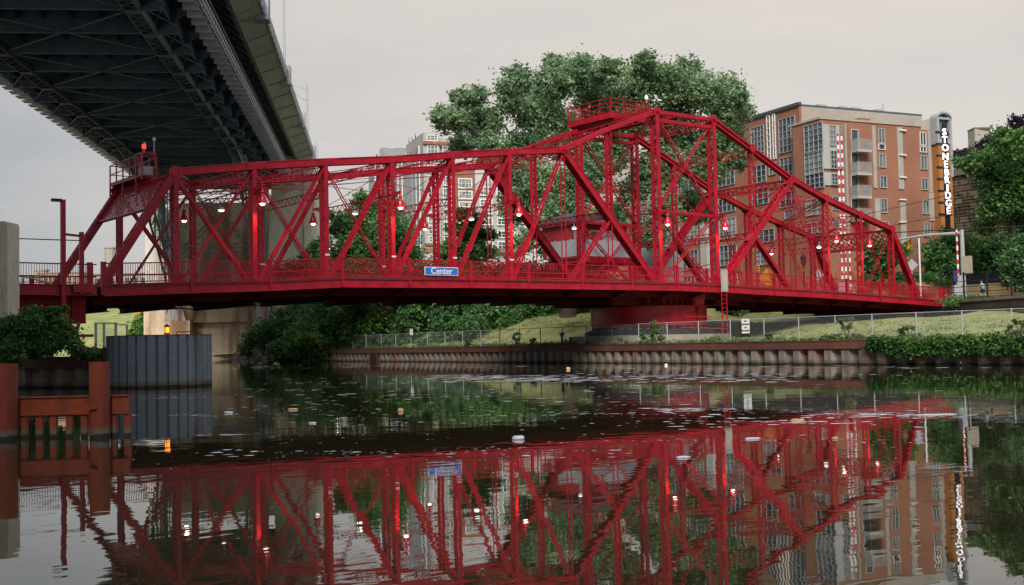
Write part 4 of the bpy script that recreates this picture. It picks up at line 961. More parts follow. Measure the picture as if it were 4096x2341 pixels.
# upper deck edge: edge pipe, concrete cantilever, parapet
mb=MB(); vbox(mb,-12.75,-12.35,T0,T1,31.7,32.3); mb.build('edge_beam',mat('edge_beam_paint',(.16,.19,.19),.6,scale=.6,var=.25),VI)
mb=MB(); mb.prism([VP(-12.4,T0,32.0),VP(-10.3,T0,32.75),VP(-10.3,T0,33.3),VP(-12.6,T0,33.3)],(0,0,0),VD*(T1-T0)); 
for t in np.arange(T0,T1,6.8):
    mb.prism([VP(-12.35,t,31.9),VP(-10.3,t,32.6),VP(-10.3,t,32.8),VP(-12.35,t,32.2)],VD*-.15,VD*.15)
mb.build('concrete_cantilever',CONCF,VI)
mb=MB(); vbox(mb,-10.35,-10.05,T0,T1,32.7,34.1)
for t in np.arange(T0,T1,2.15): vbox(mb,-10.04,-9.95,t,t+.5,32.75,33.05)
for t in np.arange(2.0,T1,27.2): vbox(mb,-10.9,-9.7,t-.9,t+.9,32.3,34.5)
mb.build('parapet',CONCF,VI)
mb=MB(); 
for t in np.arange(80,T1,3.4): mb.bar(VP(-12.9,t,30.6),VP(-15,t+3,31.8),.08,.05,VD); mb.bar(VP(-12.6,t,31.4),VP(-13.9,t,32.5),.1,.1,VD)
mb.build('hanger_rod',STEELG,VI)
# arch ribs descending to the pier
def archz(t): return zd_-(max(0,t-154)/37.)**1.35*19.3
for s in (-31.8,-18.2):
    mb=MB(); ts=np.linspace(152,191,12)
    for q in (-.55,.55):
        for a,b in zip(ts[:-1],ts[1:]):
            mb.bar(VP(s+q,a,archz(a)),VP(s+q,b,archz(b)),.10,.8,VR)
            za,zb=archz(a)+3.2+ (191-a)*.05,archz(b)+3.2+(191-b)*.05
            if za<zd_+1: mb.bar(VP(s+q,a,za),VP(s+q,b,zb),.10,.6,VR)
            mb.bar(VP(s+q,a,archz(a)),VP(s+q,b,min(zb,zd_)),.10,.3,VR); mb.bar(VP(s+q,b,archz(b)),VP(s+q,b,min(zd_,zb+9)),.10,.3,VR)
    for k in range(90):
        t=152+39*k/90; t2=152+39*(k+1)/90; sg=1 if k%2 else -1
        mb.bar(VP(s-sg*.5,t,archz(t)-.2),VP(s+sg*.5,t2,archz(t2)-.2),.12,.05,VD)
    for t in (160,168,176,184,189):
        n=max(1,int((zd_-archz(t))/1.0))
        for q in (-.5,.5): mb.bar(VP(s+q,t,archz(t)),VP(s+q,t,zd_),.25,.25,VR)
        for k in range(n): mb.bar(VP(s-.5,t,archz(t)+k),VP(s+.5,t,archz(t)+k+1),.12,.05,VD)
    mb.build('arch_rib',STEELA,VI)
mb=MB()
def lz(a,b,sep=.7): mb.laced(a,b,Zv if abs(nrm(b-a)[2])<.8 else VD,sep,VD,.25,faces=(-1,),th=.10,lw=.12,pitch=.7)
for t in (166,178,189):
    mb=MB(); z=archz(t); zt=min(zd_-1,z+7)
    lz(VP(-31.3,t,z+.3),VP(-18.7,t,z+.3)); lz(VP(-31.3,t,z+.3),VP(-25,t,zt)); lz(VP(-25,t,zt),VP(-18.7,t,z+.3)); lz(VP(-31.3,t,zt),VP(-18.7,t,zt))
    lz(VP(-31.3,t,zt),VP(-25,t,min(zd_,zt+6))); lz(VP(-25,t,min(zd_,zt+6)),VP(-18.7,t,zt)); mb.build('sway_frame',STEELA,VI)
for s in (-31.8,-18.2):
    mb=MB(); mb.prism([VP(s-1.6,190,6.2),VP(s+1.6,190,6.2),VP(s+.7,190,9.6),VP(s-.7,190,9.6)],VD*0,VD*1.2)
    mb.build('arch_bearing',BEARM,VI)
# concrete pier
PI_=thing('viaduct_pier',tuple(VP(-25,196,0)),'massive rust streaked concrete viaduct pier rising from the river bank','pier')
mb=MB(); vbox(mb,-29.5,-19.8,193,200,6.0,11.2); vbox(mb,-29.9,-19.4,194.5,199.5,-2,6.0); mb.build('centre_wall',CONCR,PI_)
mb=MB(); vbox(mb,-36.7,-29.6,190,203,-2,6.3); vbox(mb,-36.9,-29.4,189.5,203,-2,4.0) ; vbox(mb,-19.7,-12.2,190,203,-2,6.3); vbox(mb,-36.7,-33.2,190,203,6.3,12.0); vbox(mb,-36.7,-30.0,196,203,6.3,12);vbox(mb,-19.6,-16.2,196,203,6.3,12); vbox(mb,-16.6,-10.5,190,203,6.3,12)
mb.build('footing',CONCR,PI_)
mb=MB(); 
mb.prism([VP(-36.7,191,12),VP(-33.0,191,12),VP(-34.2,191,25),VP(-36.4,191,25)],VD*0,VD*12); 
mb.prism([VP(-17.6,191,12),VP(-9.6,191,12),VP(-9.9,191,32.6),VP(-16.4,191,32.6),VP(-16.9,191,25)],VD*0,VD*12)
vbox(mb,-11.6,-9.3,190.6,191,12,31); vbox(mb,-9.6,-9.1,192,195,10,31); vbox(mb,-9.6,-9.1,199,202,10,31)
mb.build('tower_shaft',CONCW,PI_)
mb=MB(); vbox(mb,-33,-17.4,199,203,11.2,26); mb.build('rear_wall',CONCR,PI_)
mb=MB(); vbox(mb,-33,-17,189.5,190.4,10.9,11.8)
mb.build('lattice_girder',STEELG,PI_)
rg=np.random.default_rng(33); ROCK=mat('broken_stone',(.16,.12,.10),.9,scale=1.5,col2=(.30,.24,.21))
t=thing('wing_wall',tuple(VP(-17.2,184,0)),'sloping dark stone wing wall at the foot of the viaduct pier','wall'); mb=MB(); mb.prism([VP(-21.5,186,.1),VP(-12,186,.1),VP(-12,186,7.2),VP(-16,186,5.2),VP(-21.3,186,2.2)],(0,0,0),VD*1.5); mb.build('stone_face',STONED,t)
mb=MB()
for k in range(60):
    c=VP(-22+10*rg.random(),176+8*rg.random(),.1+1.2*rg.random()); s=.25+.5*rg.random(); a=rg.random()*3; u=V(math.cos(a),math.sin(a),.2)*s; v=V(-math.sin(a),math.cos(a),.1)*s*.8; mb.obox(c-u/2-v/2,u,v,V(.1,.05,1)*s*.7)
tag(mb.build('riprap',ROCK),'loose broken stones on the waterline below the viaduct pier','stones',kind='stuff')
# curved masonry arch beyond the pier with a string of lights
AR=thing('approach_arch',tuple(VP(-9,212,0)),'pale concrete approach arch with a lit balustrade behind the pier','arch')
mb=MB(); 
for k in range(14):
    u0,u1=k/14,(k+1)/14
    def q(u): return VP(-9.4+1.0*math.sin(u*math.pi*.5)*1.0,205+34*u,0)
    a,b=q(u0),q(u1); zt0=31-1.0*u0*3-16*u0**1.6; zt1=31-3*u1-16*u1**1.6
    zb0=20-14*(u0)**.7; zb1=20-14*u1**.7
    mb.box8([a+V(0,0,zb0),b+V(0,0,zb1),b-VR*3+V(0,0,zb1),a-VR*3+V(0,0,zb0),a+V(0,0,zt0),b+V(0,0,zt1),b-VR*3+V(0,0,zt1),a-VR*3+V(0,0,zt0)])
    for w in (.25,.75):
        p=a+(b-a)*w; z=zb0+(zb1-zb0)*w; mb.tube([p+VR*.15+V(0,0,z-.4),p+VR*.15+V(0,0,z+1.6)],.3,6)
mb.build('arch_ring',CONCW,AR)
mb=MB()
for k in range(26):
    u=.05+k/26*.95; p=VP(-9.4+1.0*math.sin(u*math.pi*.5)+.35,205+34*u,23.5-13*u); mb.lathe(p,[(0,-.16),(.16,0),(0,.16)],6)
mb.build('lamp_string',BULB,AR)
# upper deck street lamps
def deck_lamp(px_,topy,basey,s,label,arm=True):
    # find t where line s passes px_
    lo,hi=20.,600.
    def px_at(t): p=VP(s,t,34)-CAM; return 2048+F*(p@CR)/(p@CF)
    f=lambda t:px_at(t)-px_
    # monotone in t
    if f(lo)>0: lo,hi=hi,lo
    for _ in range(60):
        m_=(lo+hi)/2
        if f(m_)<0: lo=m_
        else: hi=m_
    t=lo; b=VP(s,t,34.3); D=(b-CAM)@CF; tp=atd(px_,topy,D)
    th=thing('street_lamp',b,label,'street lamp','street lamps along the viaduct parapet'); mb=MB(); mb.tube([b,V(b[0],b[1],tp[2])],[.16,.09],8)
    mb.build('pole',GALV,th)
    if arm:
        mb=MB(); d=-VR; z=tp[2]; mb.tube([V(b[0],b[1],z-2.6),V(b[0],b[1],z-2.0)+d*1.2,V(b[0],b[1],z+.0)+d*3.2*1.0,V(b[0],b[1],z+.1)+d*5.0],.07,6); mb.tube([V(b[0],b[1],z-.9),V(b[0],b[1],z-.3)+d*1.8,V(b[0],b[1],z+.05)+d*3.6],.05,6); mb.build('bracket_arm',GALV,th)
        mb=MB(); c=V(b[0],b[1],z+.05)+d*5.3; mb.obox(c-d*.4-VD*.15,d*.9,VD*.3,V(0,0,.14)); mb.build('lamp_head',GALV,th)
deck_lamp(1138,-160,240,-10.2,'tallest lamp post on the viaduct parapet, its top cut by the frame',True)
deck_lamp(1231,334,560,-10.2,'double armed lamp post on the viaduct parapet beside the sky')
deck_lamp(1268,565,650,-10.2,'smallest lamp post where the viaduct meets the bridge chord')

# ---------------------------------------------------------------- facade tool
class Facade:
    def __init__(s,o,e): s.o=np.asarray(o,float); s.e=nrm(e); s.n=nrm(np.cross(s.e,Zv))   # n points to camera side
    def uv(s,x,y):
        d=ray(x,y); t=((s.o-CAM)@s.n)/(d@s.n); p=CAM+d*t; return (p-s.o)@s.e,p[2]
    def pt(s,u,z,out=0.): p=s.o+s.e*u+s.n*out; return V(p[0],p[1],z)
    def slab(s,mb,u0,u1,z0,z1,o0,o1):
        mb.obox(s.pt(u0,z0,o0),s.e*(u1-u0),V(0,0,z1-z0),s.n*(o1-o0))
def window(fc,parent,r,nx,ny,fm,gm,px=True,fw=.07,name='window',split=None):
    if px: (u0,z1),(u1,z0)=fc.uv(r[0],r[1]),fc.uv(r[2],r[3])
    else: u0,z0,u1,z1=r
    if u1<u0: u0,u1=u1,u0
    f=MB(); w=fw
    fc.slab(f,u0,u1,z0,z0+w,.02,.14); fc.slab(f,u0,u1,z1-w,z1,.02,.14); fc.slab(f,u0,u0+w,z0+w,z1-w,.02,.14); fc.slab(f,u1-w,u1,z0+w,z1-w,.02,.14)
    for k in range(1,nx): u=u0+(u1-u0)*k/nx; fc.slab(f,u-.035,u+.035,z0+w,z1-w,.04,.12)
    for k in range(1,ny): z=z0+(z1-z0)*k/ny; fc.slab(f,u0+w,u1-w,z-.035,z+.035,.045,.11)
    o=f.build(name,fm,parent); p=MB(); fc.slab(p,u0+w,u1-w,z0+w,z1-w,.012,.03); p.build('pane',gm,o); return o
# ---------------------------------------------------------------- brick apartment block
E1=V(math.sin(R(103)),math.cos(R(103)),0); E2=V(math.sin(R(13)),math.cos(R(13)),0)
AB=thing('apartment_block',tuple(atd(3301,1180,125)*V(1,1,0)+V(0,0,5)),'eight storey orange brick apartment block with balconies and big loft windows','apartment building')
Bc=atd(3301,1180,125)*V(1,1,0)
# front block
fR=Facade(Bc,E1)        # right facade (faces camera right)
fL=Facade(Bc+E2*0,-E2)  # left facade, e pointing toward the camera corner; normal check
def mkL(o): 
    f=Facade(o,-E2)
    if f.n@(CAM-o)<0: f.n=-f.n
    return f
if fR.n@(CAM-Bc)<0: fR.n=-fR.n
_,zB=fR.uv(3301,478); uE,_=fR.uv(3704,1100); uE2,_=fR.uv(3802,1100)
zb=4.0; dB=4.6
mb=MB(); mb.obox(V(*Bc[:2],zb),E1*uE,E2*4.6,V(0,0,zB-zb)); mb.obox(V(*(Bc+E1*1.4+E2*4.6)[:2],zb),E1*(uE-1.4),E2*21,V(0,0,zB-zb-.1))
mb.obox(V(*(Bc+E1*(fR.uv(3440,500)[0]))[:2],zB),E1*(fR.uv(3483,500)[0]-fR.uv(3440,500)[0]),E2*2,V(0,0,.5))
mb.build('wall',BRICK,AB)
mb=MB(); mb.obox(V(*(Bc-E1*.12-E2*.12)[:2],zB),E1*(uE+.12),E2*.3,V(0,0,.22)); mb.obox(V(*(Bc-E1*.12+E2*.18)[:2],zB),E1*.3,E2*5,V(0,0,.22)); mb.build('parapet',BEIGE,AB)
# high block behind, its front plane 4.6 m back
Ac=Bc+E2*4.6; fA=Facade(Ac,E1); 
if fA.n@(CAM-Ac)<0: fA.n=-fA.n
uA,zA=fA.uv(3196,420); A0=Ac+E1*uA
mb=MB(); mb.obox(V(*A0[:2],zb),E1*.3,E2*11.2,V(0,0,zA-zb)); mb.build('wall',BRICK,AB)
uP0,zP0=fA.uv(3196,425); uP1,zP1=fA.uv(3681,465)
mb=MB(); mb.obox(V(*(A0+E1*.305+E2*.04)[:2],zb),E1*(uP1-uA),E2*14,V(0,0,zA-zb-.12)); mb.build('penthouse',BEIGE,AB)
mb=MB(); mb.obox(V(*(A0-E1*.15+E2*.1)[:2],zA-.15),E1*(uP1-uA+.5),E2*14.4,V(0,0,.28)); mb.obox(V(*(A0-E1*.2-E2*.15)[:2],zA-.02),E1*.45,E2*11.4,V(0,0,.32)); mb.build('roof_edge',ROOFG,AB)
for u in (4,7.2,9.0,12.5): 
    mb=MB(); o=A0+E1*u+E2*1.5; mb.obox(V(*o[:2],zA+.1),E1*1.2,E2*1.2,V(0,0,.55)); mb.build('roof_vent',GALV,AB)
mb=MB(); mb.tube([A0+E1*14+E2*2+V(0,0,zA),A0+E1*14+E2*2+V(0,0,zA+1.5)],.08,6); mb.build('antenna',GALV,AB)
fAL=mkL(A0)
# lower rear glass wing
LW0=A0+E2*11.2; fW=mkL(A0-E1*.0); 
u_,zW=fAL.uv(2870,735)
mb=MB(); mb.obox(V(*LW0[:2],zb),E1*14,E2*26,V(0,0,zW+3-zb)); mb.build('wall',BRICK,AB)
def wpx(fc,x0,y0,x1,y1,nx,ny,fm=LGREY,gm=GLASS): return window(fc,AB,(x0,y0,x1,y1),nx,ny,fm,gm)
# left facade of high block: source pixels measured from the crop
def c5(x,y): return 2500+x/2.08,360+y/2.08
def W5(fc,x0,y0,x1,y1,nx,ny,fm=LGREY,gm=GLASS):
    a=c5(x0,y0);b=c5(x1,y1); return wpx(fc,a[0],a[1],b[0],b[1],nx,ny,fm,gm)
W5(fAL,1050,320,1165,555,4,6,gm=GLASSD); W5(fAL,1180,218,1218,580,1,7,fm=WHITE); W5(fAL,1228,205,1262,572,1,7,fm=WHITE)
W5(fAL,1280,250,1425,500,4,5,gm=GLASSD)
W5(fAL,1290,572,1438,800,4,4); W5(fAL,1060,640,1180,760,3,3); W5(fAL,1200,610,1262,700,2,2)
W5(fAL,1290,860,1440,960,3,2,gm=GLASSD); W5(fAL,1060,830,1200,940,3,3,gm=GLASSD)
W5(fAL,1330,1000,1440,1060,3,1); W5(fAL,1110,1170,1250,1260,3,2); W5(fAL,1090,1340,1210,1450,3,3,gm=GLASSL)
# continuation of rows to rear wing: computed grid in facade coordinates
ztop=zW+3
for r_ in range(5):
    z1=ztop-1.0-r_*3.25
    for k in range(6):
        u=-12.2-k*4.1
        gm=[GLASS,GLASSL,GLASSD][(r_*5+k*3)%3]
        if k in (1,4):
            window(fAL,AB,(u-1.3,z1-2.6,u-.2,z1),1,1,LGREY,GLASSD,px=False)
            m=MB(); fAL.slab(m,u-2.9,u-1.5,z1-3.0,z1+.2,.02,.6); m.build('white_pier',OFFW,AB)
        else: window(fAL,AB,(u-3.6,z1-2.5,u-.1,z1),4,3,LGREY,gm,px=False)
for z in (zA-8.6,zA-15.2):
    pass
# front block left facade
fBL=mkL(Bc)
def W6(fc,x0,y0,x1,y1,nx,ny,fm=LGREY,gm=GLASS):
    a=(2900+x0/2.0218,380+y0/2.0218); b=(2900+x1/2.0218,380+y1/2.0218); return wpx(fc,a[0],a[1],b[0],b[1],nx,ny,fm,gm)
W6(fBL,640,255,800,450,4,5); W6(fBL,645,470,800,625,4,4,gm=GLASSL); W6(fBL,652,648,808,745,4,3,gm=GLASSD); W6(fBL,655,850,800,960,3,3,gm=GLASSL); W6(fBL,660,1040,800,1110,3,2)
# white corner bays
m=MB()
ua,za=fR.uv(2900+812/2.02,380+240/2.02); ub,zb2=fR.uv(2900+945/2.02,380+605/2.02)
fR.slab(m,-.02,ub,zb2,za,.01,.16); u3,z3=fR.uv(2900+820/2.02,380+628/2.02); u4,z4=fR.uv(2900+912/2.02,380+736/2.02); fR.slab(m,-.02,u4,z4,z3,.01,.16)
m.build('corner_bay',OFFW,AB)
class Sh(Facade): pass
def shifted(f,o): g=Facade(f.o+f.n*o,f.e); g.n=f.n; return g
fR1=shifted(fR,.16)
W6(fR1,842,245,897,415,2,4,gm=GLASSL); W6(fR1,920,250,943,415,1,4); W6(fR1,848,450,905,600,2,4,gm=GLASSD); W6(fR1,855,635,910,732,2,3,gm=GLASSD); W6(fR1,925,450,945,600,1,3)
W6(fR,865,820,918,935,2,3,gm=GLASSD); W6(fR,865,1010,920,1110,2,3)
# full height pale strips
def strip(x0,y0,x1,y1,mat_=BEIGE,out=.12,name='pale_strip'):
    a=fR.uv(2900+x0/2.0218,380+y0/2.0218); b=fR.uv(2900+x1/2.0218,380+y1/2.0218); m=MB(); fR.slab(m,a[0],b[0],b[1],a[1],.01,out); m.build(name,mat_,AB)
strip(950,235,1000,1400,BEIGE,.35); strip(1183,250,1228,755); strip(1385,262,1445,765); strip(1206,835,1258,1110); strip(1410,845,1474,1400); strip(1632,290,1675,790); strip(1645,792,1690,1020)
for y in (285,484,664,846,1027):
    a=fR.uv(2900+1400/2.0218,380+y/2.0218); m=MB(); u=a[0]; fR.slab(m,u,u+.95,a[1]-.1,a[1]+.04,.12,.32); m.build('wall_light',WHITE,AB)
for (x0,y0,x1,y1) in ((1234,272,1290,392),(1240,476,1300,590),(1247,654,1307,755),(1255,838,1310,955),(1265,1022,1320,1100)): W6(fR,x0,y0,x1,y1,2,1,OFFW,GLASS)
W6(fR,1236,394,1292,447,1,1,WHITE,GLASSD); W6(fR,1570,300,1623,412,2,1,WHITE,GLASSD); W6(fR,1572,414,1626,468,2,1,WHITE,GLASSD)
for (x0,y0,x1,y1) in ((1576,492,1634,606),(1583,672,1640,772),(1592,852,1650,966),(1604,1034,1660,1150),(1615,1230,1665,1330)): W6(fR,x0,y0,x1,y1,2,1,OFFW,GLASS)
# balconies
for k,(yt,ys) in enumerate(((350,430),(537,618),(724,805),(912,985))):
    a=fR.uv(2900+1010/2.0218,380+yt/2.0218); b=fR.uv(2900+1132/2.0218,380+(ys)/2.0218); u0=a[0]; u1=u0+2.0; zt=a[1]; z0_=zt-1.35
    bl_=MB(); fR.slab(bl_,u0,u1,z0_-.28,z0_,.01,1.15); bal=bl_.build('balcony',OFFW,AB)
    m=MB(); 
    for z in (z0_+.08,z0_+1.1): fR.slab(m,u0,u1,z,z+.05,1.08,1.13)
    for i in range(26): u=u0+(u1-u0)*i/25; fR.slab(m,u-.012,u+.012,z0_,z0_+1.1,1.09,1.115)
    for i in range(12):
        for uu in (u0,u1-.03): fR.slab(m,uu,uu+.03,z0_,z0_+1.1,.09*i+.05,.09*i+.07)
    for uu in (u0,u1-.05): fR.slab(m,uu,uu+.05,z0_+1.08,z0_+1.14,.05,1.1)
    m.build('balustrade',GALV,bal)
    window(fR,AB,(u0+.05,z0_+.02,u0+1.15,z0_+2.35),1,1,OFFW,GLASSD,px=False,name='balcony_door',fw=.12)
# sign tower with curved top (ochre fin)
u0,_=fR.uv(3745,1000); u1,_=fR.uv(3806,1000); u0+=.6; ch=fR.uv(3735,570)[1]
mb=MB(); mb.obox(V(*(Bc+E1*(u0-.6)-E2*.9)[:2],zb),E1*(u1-u0+.2),E2*.88,V(0,0,ch-zb)); mb.build('sign_fin',BRICKO,AB)
mb=MB(); mb.obox(V(*(Bc+E1*uE+E2*.003)[:2],zb),E1*(u1-uE-.1),E2*5,V(0,0,zB-zb-.3)); mb.build('wall',BRICK,AB)
ft2=fR.uv(3735,478)[1]; ftp=fR.uv(3755,472)[1]
fS=Facade(Bc+E1*(u0-.6)-E2*.9,E1); fS.n=fR.n
mb=MB(); wS=u1-u0+.2
fS.slab(mb,-.2,.12,ch-.3,ft2,-.9,.12); fS.slab(mb,wS-.2,wS+.1,ch-4,ft2,-.9,.12); fS.slab(mb,.12,wS-.2,ft2-.15,ft2+.1,-.9,.10); fS.slab(mb,.12,wS-.2,ch-.3,ch+.25,-.9,.10); fS.slab(mb,.12,wS-.2,ft2-1.7,ft2-1.55,-.9,.10)
n=12
for k in range(n):
    a0,a1=math.pi*k/n,math.pi*(k+1)/n; r=wS/2+.15
    p0=(wS/2+r*math.cos(a0),ft2+.75*math.sin(a0)); p1=(wS/2+r*math.cos(a1),ft2+.75*math.sin(a1))
    mb.prism([fS.pt(p0[0],p0[1],.15),fS.pt(p1[0],p1[1],.15),fS.pt(p1[0],p1[1]-.22,.15),fS.pt(p0[0],p0[1]-.22,.15)],(0,0,0),-fS.n*1.2)
mb.build('vault_frame',LGREY,AB)
mb=MB(); fS.slab(mb,.13,wS-.21,ch,ft2+.3,-.8,-.3); mb.build('vault_glass',GLASS,AB)
mb=MB(); mb.prism([Bc+E1*(uE-.9)+E2*.05+V(0,0,zB-.4),Bc+E1*(u0+.3)+E2*.05+V(0,0,zB-.4),Bc+E1*(u0+.3)+E2*.05+V(0,0,ft2+.35),Bc+E1*(uE-.9)+E2*.05+V(0,0,zB+.45)],(0,0,0),E2*3.2); mb.build('vault_roof',BEIGE,AB)
# vertical building sign
SG=thing('vertical_sign',tuple(atd(3800,900,122)),'tall vertical white lettered sign reading STONEBRIDGE on the brick building','sign')
tx=[(3777,531),(3779,560),(3781,592),(3783,625),(3786,657),(3790,690),(3793,720),(3796,752),(3799,785),(3801,818),(3804,851)]
tx=[(2900+x/2.0218,380+y/2.0218) for x,y in ((1770,302),(1773,365),(1777,430),(1779,500),(1782,563),(1788,628),(1791,690),(1796,755),(1799,815),(1804,878),(1804,940))]
Dz=121.5; rt=nrm(V(CR[0],CR[1],0)*.93+V(E1[0],E1[1],0)*.0); rt=nrm(E1*.75+V(CR[0],CR[1],0)*.25)
pa=atd(tx[0][0]+2,tx[0][1],Dz); pz=atd(tx[-1][0],tx[-1][1],Dz); base=pa*V(1,1,0)
for ch_,(x,y) in zip('STONEBRIDGE',tx):
    d=ray(x+2,y); nn_=np.cross(rt,Zv); t_=((base-CAM)@nn_)/(d@nn_); p=CAM+d*t_; p=V(base[0]+ (p-base)@rt*rt[0],base[1]+(p-base)@rt*rt[1],p[2])
    put_text('letter',ch_,.98,p+V(0,0,0),rt,Zv,SIGNG,SG,sx=1.05 if ch_!='I' else 1.6,extrude=.05,offset=.014)
mb=MB(); n_=np.cross(rt,Zv)
zlo=pz[2]-2.0; zhi=pa[2]+1.0
mb.obox(V(base[0],base[1],zlo)+rt*.05-n_*.45,rt*.5,n_*.22,V(0,0,zhi-zlo))
for k in range(8):
    z=zlo+1.5+(zhi-zlo-2)*k/7.5; mb.obox(V(base[0],base[1],z)-rt*.9-n_*.3,rt*1.6,n_*.12,V(0,0,.25))
mb.build('sign_frame',BLACKM,SG)

# ---------------------------------------------------------------- white glass tower behind trees
def c3(x,y): return 1500+x/2.51,480+y/2.51
TWD=185
To=atd(*c3(500,1000),TWD)*V(1,1,0)
WT=thing('glass_tower',(To[0],To[1],8),'white framed stepped apartment tower with brick bands behind the big tree','apartment building')
Ed=nrm(V(math.sin(R(110)),math.cos(R(110)),0)); Ee=nrm(V(math.sin(R(20)),math.cos(R(20)),0))
fT=Facade(To,Ed); 
if fT.n@(CAM-To)<0: fT.n=-fT.n
def zT(y,x=570): return fT.uv(*c3(x,y))[1]
uT=lambda x:fT.uv(*c3(x,600))[0]
def tblock(x0,x1,ytop,name,m,depth=12,out=0):
    a,b=uT(x0),uT(x1); mb=MB(); mb.obox(V(*fT.pt(a,0,out)[:2],6),Ed*(b-a),Ee*depth,V(0,0,zT(ytop,(x0+x1)/2)-6)); mb.build(name,m,WT)
tblock(490,655,130,'wall',OFFW); tblock(655,745,180,'wall',OFFW,10,-.5); tblock(795,1010,500,'wall',BRICK,14,-.3); tblock(745,795,300,'wall',OFFW,10,-.6); tblock(1010,1500,640,'wall',OFFW,12,-.4)
for a,b,y0,y1 in ((488,745,220,250),(488,745,1240,1262),(488,1500,1290,1330)):
    m=MB(); fT.slab(m,uT(a),uT(b),zT(y1),zT(y0),.0,.35); m.build('brick_band',BRICK,WT)
for k,(y0,y1) in enumerate(((150,215),(255,345),(360,440),(455,540),(560,660),(680,790),(810,900),(930,1030),(1060,1150),(1165,1235),(1345,1420))):
    gm=[GLASSL,GLASSL,GLASS][k%3]
    for x0,x1 in ((525,640),(680,735)):
        if k==0 and x0>600: continue
        window(fT,WT,(uT(x0),zT(y1),uT(x1),zT(y0)),3 if x0<600 else 2,2,WHITE,gm,px=False,fw=.15)
fT2=shifted(fT,-.3)
for k,(y0,y1) in enumerate(((575,680),(700,790),(810,870),(890,980),(1020,1110),(1130,1230))):
    window(fT2,WT,(uT(838),zT(y1),uT(980),zT(y0)),4,2,WHITE,GLASSL,px=False,fw=.2)
    window(fT2,WT,(uT(1050),zT(y1+70),uT(1180),zT(y0+80)),3,2,WHITE,GLASSL,px=False,fw=.2) if k<6 else None
    window(fT2,WT,(uT(1220),zT(y1+70),uT(1400),zT(y0+80)),4,2,WHITE,GLASS,px=False,fw=.2)
# stepped fins to the left (receding row)
for k,(x0,x1,yt) in enumerate(((445,490,262),(410,445,285),(375,408,318),(345,374,330),(312,344,335),(270,311,372),(230,269,380),(180,229,385),(120,179,392),(60,119,398),(0,59,402))):
    D=TWD+3+k*2.6; a=atd(*c3(x0,600),D); b=atd(*c3(x1,600),D); tz=atd(*c3((x0+x1)/2,yt),D)[2]; e_=(b-a)*V(1,1,0); mb=MB()
    mb.obox(V(a[0],a[1],6),e_,Ee*6,V(0,0,tz-6)); w=mb.build('wing',OFFW if k%2 else GLASSL,WT)
    f=Facade(V(a[0],a[1],0),e_); 
    if f.n@(CAM-f.o)<0: f.n=-f.n
    L=np.linalg.norm(e_); m=MB(); f.slab(m,0,L*.22,6,tz,.02,.5); f.slab(m,L*.55,L*.68,6,tz,.02,.35)
    for z in np.arange(9,tz-1,3.1): f.slab(m,L*.68,L,z,z+.35,.02,.3)
    m.build('white_pier',WHITE,w); m=MB()
    for z in np.arange(9,tz-1,3.1): f.slab(m,L*.24,L*.53,z+.4,z+2.8,.02,.06)
    m.build('pane',GLASSD if k%3==0 else GLASS,w)
    if k in (1,2,3): 
        m=MB(); f.slab(m,0,L,tz-1.2,tz+.1,.4,.7); m.build('brick_band',BRICK,w)
        m=MB(); m.prism([f.pt(0,tz+.3,.2),f.pt(L,tz+.3,.2),f.pt(0,tz+2.6,.2)],(0,0,0),-f.n*.2); m.build('fin_sail',BLACKM,w)
mb=MB(); 
for x in (140,280):
    p=atd(*c3(x,385),TWD+20); mb.box(p[0]-1,p[0]+1,p[1],p[1]+1.5,p[2]-1,p[2]+1.8)
mb.build('roof_frame',GALV,WT)
# beige corner of another building seen through the tree near the tower
p=atd(2440,660,170); t=thing('rear_building',(p[0],p[1],8),'beige and brick building glimpsed between the tree trunks behind the bridge tower','building')
f=Facade(V(p[0],p[1],0),nrm(V(CR[0],CR[1],0))); 
if f.n@(CAM-f.o)<0: f.n=-f.n
mb=MB(); f.slab(mb,-4,13,8,p[2],-8,0); mb.build('wall',BEIGE,t); mb=MB(); f.slab(mb,-4,13,p[2]-4,p[2]-3,.0,.1); mb.build('brick_band',BRICK,t); mb=MB(); f.slab(mb,-4,13,8,p[2]-9,.0,.1); mb.build('brick_base',BRICK,t)
for u in (.5,5,9): window(f,t,(u,p[2]-8,u+2.4,p[2]-4.6),2,2,WHITE,GLASS,px=False)

